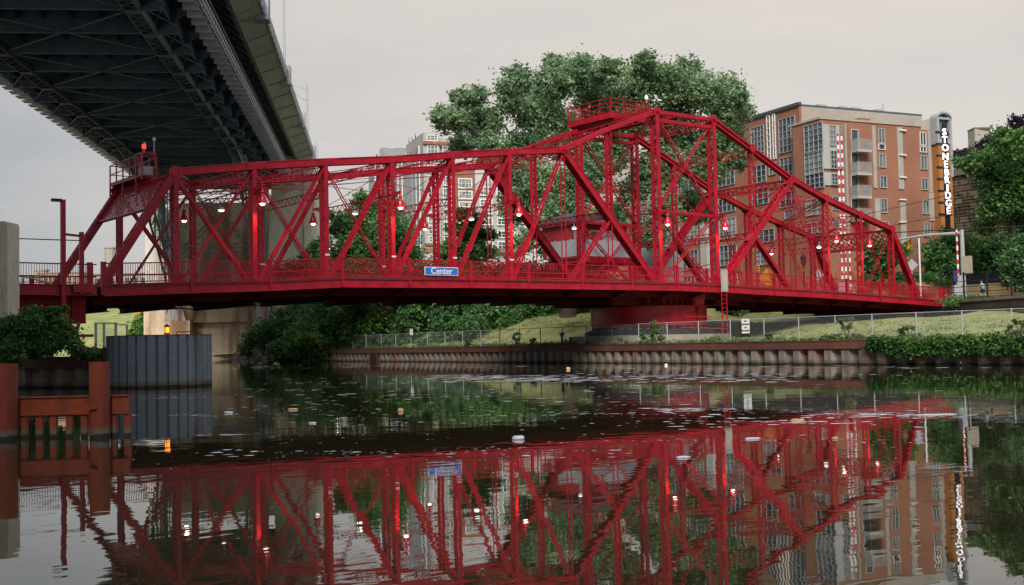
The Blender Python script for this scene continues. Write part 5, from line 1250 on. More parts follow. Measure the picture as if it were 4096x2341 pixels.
# ---------------------------------------------------------------- trees
def leaves(name,mat_,parent,blobs,nleaf,size,sub=.38,flat=.55,seed=1,shell=.55,drop=.25):
    """blobs: (centre, (rx,ry,rz)); many small leaf faces in clumps spread through each blob"""
    rg=np.random.default_rng(seed); C=[];vol=np.array([b[1][0]*b[1][1]*b[1][2] for b in blobs])**.72; vol/=vol.sum()
    P_=[]
    for (c,r),w in zip(blobs,vol):
        n=int(nleaf*w); nc=max(5,int(n/30)); 
        d=rg.normal(size=(nc,3)); d/=np.linalg.norm(d,axis=1)[:,None]; rad=(rg.random(nc)**.45)[:,None]
        cc=np.asarray(c)+d*rad*np.asarray(r)
        k=rg.integers(0,nc,n); s=sub*np.mean(r)*(.45+.9*rg.random(nc))[k][:,None]
        q=rg.normal(size=(n,3))*.5*V(1,1,.62)*np.where(rg.random(n)<.3,1.9,1.)[:,None]
        P_.append(cc[k]+q*s)
    P_=np.concatenate(P_); n=len(P_)
    a=rg.normal(size=(n,3)); a[:,2]*=.6; a/=np.linalg.norm(a,axis=1)[:,None]
    b=rg.normal(size=(n,3)); b-= (b*a).sum(1)[:,None]*a; b/=np.linalg.norm(b,axis=1)[:,None]
    s=(size*(.55+.9*rg.random(n)))[:,None]
    v=np.stack([P_-a*s*.55,P_-b*s*.36+a*s*.02,P_+a*s*.6,P_+b*s*.36+a*s*.02],1).reshape(-1,3)
    org=V(0,0,0); q=parent
    while q is not None: org=org+np.array(q.location); q=q.parent
    v=v-org
    me=bpy.data.meshes.new(name); me.vertices.add(n*4); me.vertices.foreach_set('co',v.ravel().astype('f4')); me.loops.add(n*4); me.loops.foreach_set('vertex_index',np.arange(n*4,dtype='i4'))
    me.polygons.add(n); me.polygons.foreach_set('loop_start',np.arange(0,n*4,4,dtype='i4')); me.polygons.foreach_set('loop_total',np.full(n,4,'i4')); me.update(calc_edges=True); me.materials.append(mat_)
    o=bpy.data.objects.new(name,me); COL.objects.link(o)
    if parent: o.parent=parent
    return o
def tree(name,label,base,blobs,nleaf,size,lm,r0,fork=.35,lean=(0,0,0),group=None,cat='tree',seed=1,sub=.38):
    base=np.asarray(base,float); t=thing(name,base,label,cat,group); rg=np.random.default_rng(seed)
    cs=np.array([b[0] for b in blobs]); mid=cs.mean(0); top=cs[:,2].max(); H=top-base[2]
    tr=MB(); fk=base+V((mid[0]-base[0])*.35,(mid[1]-base[1])*.35,H*fork)+V(*lean)
    tr.tube([base-V(0,0,.5),base+V(0,0,.3),base+(fk-base)*.5,fk],[r0*1.35,r0*1.05,r0*.85,r0*.7],10)
    nodes=[fk]; par=[-1]; rest=list(range(len(blobs))); idx=[]
    cc=[np.asarray(b[0]) for b in blobs]
    while rest:
        best=None
        for i in rest:
            for j,nd in enumerate(nodes):
                dd=np.linalg.norm(cc[i]-nd)+ (.6*max(0,nd[2]-cc[i][2])) + .30*np.linalg.norm(nd-fk)
                if best is None or dd<best[0]: best=(dd,i,j)
        _,i,j=best; nodes.append(cc[i]); par.append(j); idx.append(i); rest.remove(i)
    cnt=[1]*len(nodes)
    for k in range(len(nodes)-1,0,-1): cnt[par[k]]+=cnt[k]
    rad=[r0*.7*min(1,(c_/cnt[0]))**.5 for c_ in cnt]
    for k in range(1,len(nodes)):
        c=nodes[k]; st=nodes[par[k]]; r=blobs[idx[k-1]][1]; rr=rad[k]; L_=np.linalg.norm(c-st); md=(st+c)/2+rg.normal(size=3)*L_*.10+V(0,0,L_*.04)
        tr.tube([st,md,c],[min(rad[par[k]],rr*1.3),rr,rr*.8],6)
        for k in range(3):
            e_=c+rg.normal(size=3)*np.asarray(r)*.33; tr.tube([md+(c-md)*rg.random(),(md+e_)/2+rg.normal(size=3)*.15,e_],[rr*.4,rr*.25,rr*.05],4)
    tr.build('trunk',BARK,t); leaves('crown',lm,t,blobs,nleaf,size,sub,seed=seed); return t
def pxblobs(lst,D,jit=3.,seed=3,sy=1.):
    rg=np.random.default_rng(seed); out=[]
    for (x,y,r) in lst:
        dd=D+rg.normal()*jit; c=atd(x,y,dd); rr=r*dd/F; out.append((c,(rr,rr,rr*.92*sy)))
    return out
big=[(1800,480,70),(1760,470,50),(1850,400,55),(1900,390,55),(1930,500,90),(1850,580,60),(1960,600,80),(2070,330,75),(2040,400,70),(2150,440,110),(2230,260,60),(2210,340,80),(2330,300,90),(2240,540,120),(2080,600,90),(2430,280,70),(2400,400,110),(2580,250,60),(2540,350,100),(2500,470,120),(2660,330,90),(2760,270,55),(2730,360,95),(2830,370,85),(2700,510,120),(2910,350,60),(2960,390,55),(2920,450,80),(2980,450,40),(2880,560,95),(2950,640,60),(2820,660,100),(2640,680,110),(2420,620,100),(2330,720,100),(2150,740,110),(2260,860,110),(2440,860,70),(2060,830,75),(2650,830,70),(2780,830,80),(2200,980,60),(2090,960,60),(2060,700,70),(2600,930,70),(2530,760,60)]
D_=113
bb=pxblobs([(x,y,r*.95) for x,y,r in big],D_,4.5,5)
tree('cottonwood_tree','largest tree, a tall spreading cottonwood rising behind the bridge tower',V(*onz(2230,1150,3)[:2]*0,0)+V(*(atd(2270,1130,D_)[:2]),4.0),bb,165000,.27,LEAF,.75,fork=.30,seed=11,sub=.34)
tr2=atd(2120,1060,108); 
def place_shrub(name,label,px_,py_,D,lst,n,size,lm,r0=.12,group=None,cat='shrub',seed=1,sub=.4,jit=1.,sy=1.):
    b=atd(px_,py_,D); tree(name,label,b,pxblobs(lst,D,jit,seed,sy),n,size,lm,r0,group=group,cat=cat,seed=seed,sub=sub)
place_shrub('round_tree','dense round dark tree left of the white tower, behind the left truss',1510,1090,128,[(1420,900,70),(1500,860,80),(1560,930,90),(1470,980,100),(1600,1000,80),(1390,1000,70),(1640,1050,50),(1450,800,45),(1340,870,35),(1350,920,45),(1560,830,45),(1530,1060,80),(1400,1080,70)],34000,.29,LEAFM,.3,cat='tree',seed=21,jit=2.5)
place_shrub('layered_tree','small open layered tree in front of the white tower',1880,1090,125,[(1850,860,45),(1900,880,50),(1830,920,50),(1890,950,60),(1820,990,60),(1920,1010,60),(1860,1040,60),(1780,1020,45),(1950,940,40),(1770,1060,40)],9000,.34,LEAFM,.2,cat='tree',seed=22,jit=2.,sy=.6)
place_shrub('young_tree','small light tree against the pale pier edge',1290,1100,135,[(1240,1020,40),(1270,980,30),(1290,1040,45),(1230,1070,40),(1320,1080,50)],4500,.34,LEAFM,.12,cat='tree',seed=23)
# hillside shrubs
HS=[(1050,1380,150,[(1060,1330,60),(1010,1350,40),(1100,1350,50),(1000,1395,40)],'dark shrub at the foot of the viaduct pier by the water',LEAFB),
(1180,1330,148,[(1150,1280,70),(1200,1230,60),(1120,1330,60),(1240,1290,60)],'dark shrub mass right of the rust streaked pier',LEAFB),
(1330,1290,142,[(1300,1240,80),(1380,1230,70),(1260,1300,60),(1340,1300,80)],'tall dark shrub under the bridge near the pier',LEAFB),
(1190,1415,140,[(1200,1350,50),(1150,1390,45),(1240,1390,50),(1100,1400,40)],'low dark bush at the waterline left of the bright vine',LEAFB),
(1215,1410,132,[(1210,1380,42),(1180,1400,35),(1240,1370,35),(1225,1410,30)],'bright yellow green vine clump draped over the end of the river wall',LEAFG),
(1370,1370,128,[(1340,1290,40),(1390,1300,35),(1310,1310,35),(1360,1340,45)],'feathery light green sumac behind the fence',LEAFM),
(1530,1330,125,[(1520,1280,45),(1560,1270,40),(1490,1310,40),(1570,1320,45)],'rounded bright green bush behind the fence',LEAFG),
(1450,1330,130,[(1440,1250,70),(1500,1240,50),(1420,1320,60)],'dark bush between the sumac and the bright rounded bush',LEAFB),
(1660,1320,122,[(1640,1270,60),(1700,1240,60),(1620,1320,50),(1700,1320,55)],'leafy vine covered bush left of the lawn',LEAFM),
(1830,1300,118,[(1800,1250,65),(1860,1240,60),(1780,1310,60),(1870,1290,60)],'large vine covered bush above the left end of the lawn',LEAFB),
(2000,1290,118,[(1960,1240,60),(2030,1240,60),(1940,1290,50),(2040,1280,50)],'dark green bush behind the lawn',LEAFM),
(2180,1260,118,[(2120,1240,50),(2180,1235,50),(2230,1240,40),(2110,1270,40)],'leafy bush at the top edge of the lawn left of the pivot',LEAFB),
(2290,1240,116,[(2270,1225,35),(2320,1215,40),(2340,1200,40)],'small bush touching the left side of the pivot drum',LEAFM),
(2900,1250,118,[(2880,1245,30),(2930,1235,35),(2990,1250,25)],'low green bush seen under the deck right of the pivot',LEAFM)]
for k,(x,y,D,l,lab,lm) in enumerate(HS):
    place_shrub('hillside_shrub',lab,x,y,D,l,6500,.30,lm,.10,group='shrubs on the far bank below the bridge',seed=40+k,jit=1.5)
# undergrowth
cov=[(atd(x,y,D),(r*D/F,r*D/F,r*D/F*.7)) for x,y,D,r in [(1250,1330,140,70),(1350,1370,132,50),(1420,1370,129,45),(1480,1375,126,40),(1560,1370,124,40),(1620,1370,121,35),(1160,1380,145,50),(1080,1395,150,35),(1700,1370,117,35),(1760,1350,118,35),(1850,1335,118,35),(1950,1320,118,35),(2050,1300,118,30),(1580,1220,135,50),(1760,1220,128,45),(1900,1225,125,45),(1300,1210,145,50),(1460,1200,140,50),(1660,1200,135,50),(2100,1220,124,40),(2250,1200,122,50)]]
g=leaves('undergrowth',LEAFB,None,cov,26000,.30,.5,seed=77); tag(g,'tangled dark green undergrowth on the slope','undergrowth',kind='stuff')
# brown-green hedge behind the deck
hb=[(atd(x,1120,122),(2.6,2.,1.6)) for x in range(1150,2380,45)]
g=leaves('hedge',DRYB,None,hb,60000,.26,.6,seed=78); tag(g,'long reddish green hedge seen through the bridge railings','hedge')
# right side trees
place_shrub('street_tree','round green street tree left of the gate mast at the right end',3790,1180,124,[(3740,1010,50),(3800,960,55),(3850,1000,50),(3780,1060,60),(3850,1070,40),(3720,1060,35)],9000,.30,LEAFM,.15,cat='tree',seed=60,jit=1.2,group='street trees by the right approach')
place_shrub('street_tree','green street tree directly behind the grey gate mast',3950,1200,128,[(3920,1000,60),(3990,990,60),(3950,1060,65),(4010,1060,50),(3900,1070,40)],9000,.30,LEAFB,.15,cat='tree',seed=61,jit=1.2,group='street trees by the right approach')
place_shrub('street_tree','green street tree seen through the truss left of the right end post',3530,1130,122,[(3500,1000,45),(3560,1010,50),(3530,1060,55),(3480,1060,40),(3600,1010,35),(3630,990,22)],8000,.30,LEAFM,.14,cat='tree',seed=62,jit=1.2,group='street trees by the right approach')
place_shrub('leaning_tree','tall leafy tree with a leaning trunk at the right edge of the photo',4090,1150,112,[(4050,620,70),(3980,640,70),(4090,560,60),(4100,700,90),(4000,720,80),(3920,660,60),(3880,650,40),(4060,800,90),(3980,820,70),(3950,900,50),(4100,900,70),(3850,640,30),(4010,560,50)],22000,.32,LEAFM,.3,cat='tree',seed=63,jit=2.5)
place_shrub('spreading_tree','broad leafy tree on the slope beyond the right edge',4420,1150,108,[(4330,700,90),(4420,640,90),(4520,700,90),(4380,820,100),(4480,840,100),(4300,900,80),(4420,950,100)],14000,.36,LEAFM,.3,cat='tree',seed=68,jit=2.5)
place_shrub('purple_tree','dark purple leaved tree on the hilltop at the right',3960,760,150,[(3950,590,45),(3990,560,40),(3920,625,35),(4000,620,45)],6000,.34,LEAFP,.2,cat='tree',seed=64,jit=1.5,group='purple trees on the hilltop')
place_shrub('purple_tree','purple tree cut by the right edge of the photo',4090,760,150,[(4080,500,40),(4096,540,50),(4110,590,60)],5000,.34,LEAFP,.2,cat='tree',seed=65,jit=1.5,group='purple trees on the hilltop')
place_shrub('purple_tree','small purple tree right beside the vertical sign',3840,760,148,[(3830,630,30),(3860,620,25),(3850,660,25)],3000,.34,LEAFP,.15,cat='tree',seed=66,jit=1.,group='purple trees on the hilltop')
place_shrub('corner_shrub','bushy green plants under the leaning tree at the right edge',4060,1150,108,[(4060,1050,60),(4110,1000,70),(4040,1110,40),(4100,1110,50)],7000,.28,LEAFB,.1,seed=67)
# near left bush
place_shrub('elder_bush','big leafy bush hiding the base of the concrete pylon',150,1450,50.5,[(50,1330,62),(130,1300,60),(210,1295,52),(170,1350,66),(255,1335,48),(70,1385,52),(210,1385,42),(300,1385,30),(10,1390,50),(130,1250,26),(220,1248,24),(340,1405,20),(380,1412,16),(255,1240,16),(150,1395,38),(90,1270,22),(285,1350,22),(30,1430,22),(80,1440,14)],24000,.13,LEAFM,.05,seed=70,jit=.6,sub=.45)
place_shrub('elder_shoots','light green shoots standing above the big bush on the left',170,1300,50.0,[(140,1245,16),(170,1240,14),(205,1235,14),(250,1232,12),(268,1232,10),(190,1262,22),(120,1262,20),(60,1290,26),(90,1320,24),(230,1290,24),(150,1300,26),(200,1330,22),(110,1360,22),(40,1360,20),(270,1310,16)],4200,.12,LEAFG,.02,seed=71,jit=.2,sub=.6)
gb=[(atd(x,1418,51),(.5,.4,.22)) for x in range(330,430,14)]+[(atd(x,1452,50.5),(.35,.3,.2)) for x in range(0,80,20)]
g=leaves('bank_grass',GRASSB,None,gb,3500,.12,.6,seed=72); tag(g,'short grass tufts on the near left bank','grass',kind='stuff')
# weeds along the far wall
def wallpt(x,off=.2,z=1.38):
    d=ray(x,1380); lo,hi=20.,160.
    for _ in range(50):
        m_=(lo+hi)/2; p=CAM+d*m_
        if p[0]<shx(p[1])+off: lo=m_
        else: hi=m_
    p=CAM+d*lo; return V(p[0],p[1],z),(p-CAM)@CF
WEEDS=[(1350,40,30,'pale weed clump left of the fence gate'),(1450,35,26,'green weed clump under the fence, second from its left end'),(1545,50,40,'grey green bushy weed under the fence'),(1880,30,25,'thin dry weed at the left of the lawn'),(2070,25,45,'dark weed climbing the rusty fence post'),(2130,20,25,'sparse stalks left of the small bollard'),(2480,22,22,'low weed in front of the concrete pier base'),(2610,55,80,'tall bushy weed in front of the red drum'),(2860,40,25,'straw coloured grass tuft by the ladder foot'),(3070,20,28,'small sumac sprout at the fence post right of the notice'),(3390,40,75,'tall vine growing up the fence under the right arm'),(3320,35,20,'low weeds beside the tall vine'),(3640,50,45,'brown green bush on the fence line at right'),(4080,45,60,'leafy weed at the right edge of the lawn'),(3440,20,16,'tiny weed right of the tall vine')]
for k,(x,w,h,lab) in enumerate(WEEDS):
    p,D=wallpt(x,.15 if k%2 else .6); s=D/F; bl=[]
    rg=np.random.default_rng(k)
    for j in range(13): hh=rg.random(); bl.append((p+V((rg.random()-.5)*w*s,(rg.random()-.5)*w*s*(2.2-1.2*hh),h*s*(.05+1.05*hh)),(w*s*.16,w*s*.18,h*s*.13)))
    t=thing('weed_clump',p,lab,'weed','weeds along the far river wall'); st_=MB()
    for b in bl: st_.tube([p,b[0]],[.02,.008],4)
    st_.build('stem',BARK,t); leaves('foliage',[GRASSB,LEAFM,LEAFB,DRYB][(0,1,1,3,2,0,1,1,0,1,0,0,1,0,0)[k]] if k!=3 else GRASSB,t,bl,int(350+w*h*.5),.11,.7,seed=90+k)
# grass tufts along the wall top
tb=[]; rg=np.random.default_rng(12)
for x in range(1290,4150,9):
    p,D=wallpt(x,.0 if x%2 else .9,1.40); 
    if rg.random()<.75: tb.append((p+V(0,0,.02),(.25,.35*D/80,.05+.10*rg.random()**2)))
g=leaves('grass_tufts',GRASSB,None,tb,22000,.10,.7,seed=13); tag(g,'ragged grass tufts along the top edge of the far river wall','grass',kind='stuff')
lt=[]
for k in range(2600):
    Y=-32+78*rg.random(); v=1.2+26*rg.random()**1.6; x=shx(Y)+v
    if (x-40.4)**2+(Y-4.3)**2<50: continue
    h=hgt(x,Y); 
    if v<8: q=v/8; q=q*q*(3-2*q); h=1.33*(1-q)+max(h,1.35)*q
    lt.append((V(x,Y,h+.05),(.35,.35,.03)))
g=leaves('lawn_tufts',GRASSB,None,lt,30000,.09,.8,seed=14); tag(g,'patchy longer grass blades scattered over the mown bank','grass',kind='stuff')
# ivy on right part of the wall
iv=[]
rg=np.random.default_rng(4)
for x in range(3490,4700,22):
    p,D=wallpt(x,-.75); l=1.0 if x<3560 else 1.0
    for j in range(4): 
        zz=1.36-.80*rg.random()*(.55 if x<3560 else 1)
        iv.append((V(p[0]-.05,p[1],zz),(.14,.5,.22)))
g=leaves('ivy',IVY,None,iv,22000,.14,.6,seed=5); tag(g,'dark green ivy hanging over the right end of the river wall','ivy',kind='stuff')
vt=[]
p,D=wallpt(1278,-.8)
for j in range(14): vt.append((V(p[0]+rg.normal()*.4,p[1]+rg.normal()*1.2,.5+1.3*rg.random()),(.5,.7,.4)))
g=leaves('vine_drape',LEAFG,None,vt,5000,.24,.6,seed=6); tag(g,'bright green vine drape falling to the water at the wall end','vine')

# ---------------------------------------------------------------- right approach: retaining wall, road, fences
rw=[atd(2950,1250,118),atd(3300,1262,115),atd(3560,1275,113),atd(3768,1280,111.5),atd(3772,1280,107.5),atd(4096,1278,95),atd(4500,1275,83)]
t=thing('retaining_wall',tuple(rw[2]),'low dark stone retaining wall at the back of the lawn under the right arm','wall'); mb=MB()
tops=[3.6,3.8,3.9,3.95,4.4,4.4,4.3]
for a,b,za,zb_ in zip(rw[:-1],rw[1:],tops[:-1],tops[1:]):
    d=nrm((b-a)*V(1,1,0)); n_=V(-d[1],d[0],0)
    if n_@(CAM-a)>0: n_=-n_
    mb.box8([V(a[0],a[1],1.5),V(b[0],b[1],1.5),V(b[0],b[1],1.5)+n_*.8,V(a[0],a[1],1.5)+n_*.8,V(a[0],a[1],za),V(b[0],b[1],zb_),V(b[0],b[1],zb_)+n_*.8,V(a[0],a[1],za)+n_*.8])
mb.build('stone_face',STONED,t)
mb=MB()
for a,b,za,zb_ in zip(rw[4:-1],rw[5:],tops[4:-1],tops[5:]):
    d=nrm((b-a)*V(1,1,0)); n_=V(-d[1],d[0],0)
    if n_@(CAM-a)>0: n_=-n_
    mb.box8([V(a[0],a[1],za)-n_*.1,V(b[0],b[1],zb_)-n_*.1,V(b[0],b[1],zb_)+n_*.9,V(a[0],a[1],za)+n_*.9,V(a[0],a[1],za+.25)-n_*.1,V(b[0],b[1],zb_+.25)-n_*.1,V(b[0],b[1],zb_+.25)+n_*.9,V(a[0],a[1],za+.25)+n_*.9])
mb.build('concrete_coping',CONCD,t)
mb=MB(); mb.prism([atd(3774,1280,107.8)*V(1,1,0),atd(4096,1280,95.3)*V(1,1,0),atd(4500,1280,83.3)*V(1,1,0),atd(4500,1280,125)*V(1,1,0),atd(3800,1280,125)*V(1,1,0)],(0,0,2),(0,0,4.6)); tag(mb.build('approach_pavement',TAN),kind='structure')
mb=MB(); mb.prism([(71.6,9.5,0),(71.6,-2.3,0),(95,-6,0),(140,-8,0),(140,14,0),(95,12,0)],(0,0,2),(0,0,4.72)); tag(mb.build('approach_road',ASPH),kind='structure')
t=thing('end_abutment',(72.5,3,2),'concrete bridge seat under the right end of the red bridge','abutment'); mb=MB(); mb.box(71.8,73.0,-2.2,11,1.5,4.7); mb.box(70.6,71.8,0.,9,1.5,3.6); mb.build('concrete_seat',CONC,t)
# tan planter wall and street behind
a=atd(3330,1190,121); b=atd(3830,1190,124); d=(b-a)*V(1,1,0)
t=thing('planter_wall',tuple(a),'long tan block planter wall behind the right arm of the bridge','wall'); mb=MB(); g3=V(-nrm(d)[1],nrm(d)[0],0); mb.obox(V(a[0],a[1],4),d,g3*.5,V(0,0,atd(3700,1128,123)[2]-4)); mb.build('block_face',STONET,t)
c0=atd(3470,1128,122); e0=atd(4120,1128,116)
t=thing('brick_terrace_wall',tuple(atd(3900,1190,119)),'plain tan ground and wall strip behind the runner','wall'); a=atd(3835,1190,120.5); b=atd(4200,1190,112); d=(b-a)*V(1,1,0); mb=MB(); mb.obox(V(a[0],a[1],4),d,V(-nrm(d)[1],nrm(d)[0],0)*.5,V(0,0,atd(3950,1135,118)[2]-4)); mb.build('block_face',STONET,t)
def iron_fence(p0,p1,z0,z1,step,label,rails=(0,1.),pk=.22):
    t=thing('iron_fence',tuple(p0),label,'fence'); d=p1-p0; d=d*V(1,1,0); L=np.linalg.norm(d); n=int(L/step)
    for k in range(n+1):
        p=p0+d*k/n; m=MB(); m.box(p[0]-.06,p[0]+.06,p[1]-.06,p[1]+.06,z0,z1+.05); m.build('post',BLACKM,t)
    m=MB()
    for r in rails: z=z0+(z1-z0)*r; m.bar(V(p0[0],p0[1],z),V(p0[0]+d[0],p0[1]+d[1],z),.05,.06,Zv)
    if pk:
        for k in range(int(L/pk)): p=p0+d*k/int(L/pk); m.box(p[0]-.014,p[0]+.014,p[1]-.014,p[1]+.014,z0+.1,z1)
    m.build('rail',BLACKM,t); return t
a=atd(3450,1128,122.4); b=atd(3830,1128,124.4); iron_fence(V(a[0],a[1],0),V(b[0],b[1],0),atd(3700,1128,123)[2],atd(3700,1086,123)[2],3.,'black picket fence on top of the tan planter wall',rails=(.12,.95))
a=atd(3768,1190,107); b=atd(4150,1190,98); z0_=4.6; iron_fence(V(a[0],a[1],0),V(b[0],b[1],0),4.5,atd(3960,1085,103)[2],2.3,'tall black rail fence along the path at the right edge',rails=(.12,.32,.5,.7,.97),pk=0)
# dark screen wall behind
a=atd(3820,1190,122.5); b=atd(4180,1190,114.5); t=thing('dark_screen',tuple(a),'dark windscreened fence behind the trees at the right','fence'); mb=MB(); d=(b-a)*V(1,1,0); mb.obox(V(a[0],a[1],6.0),d,V(0,.1,0),V(0,0,1.7)); mb.build('screen',DARKC,t)
# white traffic gate machine, mast arm
c=atd(3857,1195,112); t=thing('signal_mast',(c[0],c[1],4.7),'grey mast with long horizontal arm over the road at the right','mast'); tp=atd(3855,915,112)[2]
mb=MB(); mb.tube([V(c[0],c[1],4.6),V(c[0],c[1],tp)],[.24,.2],12); mb.build('pole',GALV,t)
a=V(c[0],c[1],atd(3850,932,112)[2]); b=atd(3580,960,117); mb=MB(); mb.tube([a,(a+b)/2+V(0,0,.15),b],[.17,.14,.09],8); mb.build('arm',GALV,t)
mb=MB(); q=atd(3872,1060,111.6); mb.box(q[0]-.1,q[0]+.1,q[1]-.4,q[1]+.5,q[2]-.85,q[2]+.85); mb.build('sign_back',mat('tan_sign_back',(.42,.36,.28),.6),t)
c=atd(3842,1195,110.5); t=thing('gate_machine',(c[0],c[1],4.7),'white barrier gate cabinet with raised striped arm beside the grey mast','barrier gate'); rr_=nrm(V(CR[0],CR[1],0)); gg=V(-rr_[1],rr_[0],0)
mb=MB(); mb.obox(V(c[0],c[1],4.6)-rr_*.75,rr_*1.35,gg*.8,V(0,0,.7)); mb.obox(V(c[0],c[1],5.3)-rr_*.55,rr_*.75,gg*.7,V(0,0,.9)); mb.obox(V(c[0],c[1],6.2)-rr_*.25,rr_*.5,gg*.5,V(0,0,.9)); mb.build('cabinet',LGREY,t)
mb=MB(); mb.obox(V(c[0],c[1],6.6)-rr_*.62-gg*.1,rr_*.4,gg*.3,V(0,0,1.0)); mb.build('motor_box',mat('navy_box',(.02,.03,.10),.5),t)
mb=MB(); ap=atd(3833,915,110.5)[2]; mb.obox(V(c[0],c[1],6.9)-rr_*.20,rr_*.16,gg*.1,V(0,0,ap-6.9)); mb.build('barrier_arm',STRIPE,t)
# tall twin striped arms
for (xa,xb,yt,yb_,lab) in ((3368,3383,530,1130,'pair of very tall raised red and white striped barrier arms against the brick building'),(3400,3410,950,1180,'shorter striped barrier arm standing beside the tall pair')):
    D=116; c=atd((xa+xb)/2,1190,D); t=thing('barrier_gate',(c[0],c[1],5),lab,'barrier gate'); zt_=atd(xa,yt,D)[2]; zb_=atd(xa,yb_,D)[2]
    for x in ((xa,xb) if yt<600 else (xa,)):
        p=atd(x,1150,D); q=atd(x-4,yt,D); mb=MB(); mb.obox(V(p[0],p[1],zb_),rr_*.17,gg*.1,V(0,0,zt_-zb_)); mb.build('barrier_arm',STRIPE,t)
    if yt<600:
        mb=MB(); p=atd(xa,1150,D)
        for z in np.arange(zb_+1,zt_-.3,1.8): mb.obox(V(p[0],p[1],z)+gg*.02,rr_*.45,gg*.04,V(0,0,.05))
        mb.build('spacer',WHITE,t)
    mb=MB(); p=atd((xa+xb)/2,1190,D); mb.obox(V(p[0],p[1],5.2)-rr_*.5,rr_*1.1,gg*.8,V(0,0,max(.8,zb_-5.2))); mb.build('cabinet',LGREY,t)
# traffic signals
def signal(px_,py_,D,label,pole=False,h=1.1):
    c=atd(px_,py_,D); t=thing('traffic_signal',c,label,'traffic light','yellow traffic signals by the right approach'); mb=MB(); mb.obox(c-rr_*.2-V(0,0,h/2),rr_*.4,gg*.3,V(0,0,h))
    for k in range(3): z=c[2]-h/2+h*(k+.5)/3; mb.tube([V(c[0],c[1],z)-gg*.25,V(c[0],c[1],z)],.15,10)
    mb.build('housing',YEL,t); mb=MB()
    for k in range(3): z=c[2]-h/2+h*(k+.5)/3; mb.tube([V(c[0],c[1],z)-gg*.262,V(c[0],c[1],z)-gg*.252],.11,10)
    mb.build('lens',BLACKM,t)
    if pole:
        mb=MB(); mb.tube([V(c[0],c[1],4.8),c-V(0,0,h/2)],.06,8); mb.build('pole',BLACKM,t)
signal(3640,975,116.5,'yellow traffic signal hanging from the mast arm'); signal(3030,1078,118,'yellow signal behind the railing left of the yellow diamond sign',True,.8); signal(3444,1088,118,'yellow signal beside the striped barrier arms',True,.9)
c=atd(3072,1110,114); t=thing('warning_sign',(c[0],c[1],5),'yellow diamond warning sign seen through the railing','sign'); mb=MB()
mb.prism([c+rr_*.95,c+V(0,0,.95),c-rr_*.95,c-V(0,0,.95)],(0,0,0),gg*.05); mb.build('sign_plate',YEL,t); mb=MB(); mb.tube([V(c[0],c[1],4.7)+gg*.1,c+gg*.1],.05,6); mb.build('pole',GALV,t)
for px_,py_,lab in ((3648,1060,'grey back of a diamond sign above the right end post'),(3270,1100,'grey back of a diamond sign behind the right arm')):
    c=atd(px_,py_,113); t=thing('diamond_sign',c,lab,'sign','grey diamond sign backs'); mb=MB(); mb.prism([c+rr_*.6,c+V(0,0,.6),c-rr_*.6,c-V(0,0,.6)],(0,0,0),gg*.04); mb.build('sign_plate',LGREY,t); mb=MB(); mb.tube([V(c[0],c[1],4.7)+gg*.1,c+gg*.1],.05,6); mb.build('pole',GALV,t)
# street lantern
c=atd(3218,1180,113); t=thing('street_lantern',(c[0],c[1],5),'black cast iron street lantern in front of the brick building','street lamp'); z1_=atd(3218,1062,113)[2]
mb=MB(); mb.tube([V(c[0],c[1],4.9),V(c[0],c[1],5.6),V(c[0],c[1],z1_)],[.16,.08,.06],8); mb.build('pole',BLACKM,t); mb=MB(); mb.lathe((c[0],c[1],z1_),[(.08,0),(.22,.15),(.28,.75),(.34,.8),(.1,1.05),(.03,1.15),(0,1.3)],8); mb.build('lantern',BLACKM,t)
mb=MB(); mb.lathe((c[0],c[1],z1_),[(.20,.2),(.255,.7)],8); mb.build('pane',GLASSL,t)
# white pole
c=atd(3684,1190,119); t=thing('flag_pole',(c[0],c[1],5),'thin white pole in front of the brick building','pole'); mb=MB(); mb.tube([V(c[0],c[1],4.9),V(c[0],c[1],atd(3684,952,119)[2])],.09,8); mb.build('pole',WHITE,t)
# red posts beyond bridge end
for px_,lab in ((3778,'short red post just past the right end of the bridge'),(3797,'second short red post past the bridge end')):
    c=atd(px_,1200,109); t=thing('end_post_stub',(c[0],c[1],4.6),lab,'post'); mb=MB(); mb.box(c[0]-.1,c[0]+.1,c[1]-.1,c[1]+.1,4.5,atd(px_,1158,109)[2]); mb.box(c[0]-.13,c[0]+.13,c[1]-.13,c[1]+.13,atd(px_,1158,109)[2],atd(px_,1158,109)[2]+.06); mb.build('post',RED,t)
# hedge strip
hb=[(atd(x,1206,105),(.9,.7,.45)) for x in range(3800,3970,22)]
g=leaves('low_hedge',LEAFM,None,hb,4500,.16,.6,seed=81); tag(g,'low green ground cover hedge on the retaining wall at right','hedge')
hb=[(atd(x,1112,121),(1.0,.7,.45)) for x in (3480,3500,3570,3600,3625,3650,3690,3720,3745)]
g=leaves('planter_shrubs',LEAFB,None,hb,3500,.2,.5,seed=82); tag(g,'low shrubs planted on the tan planter wall','shrubs',kind='stuff')
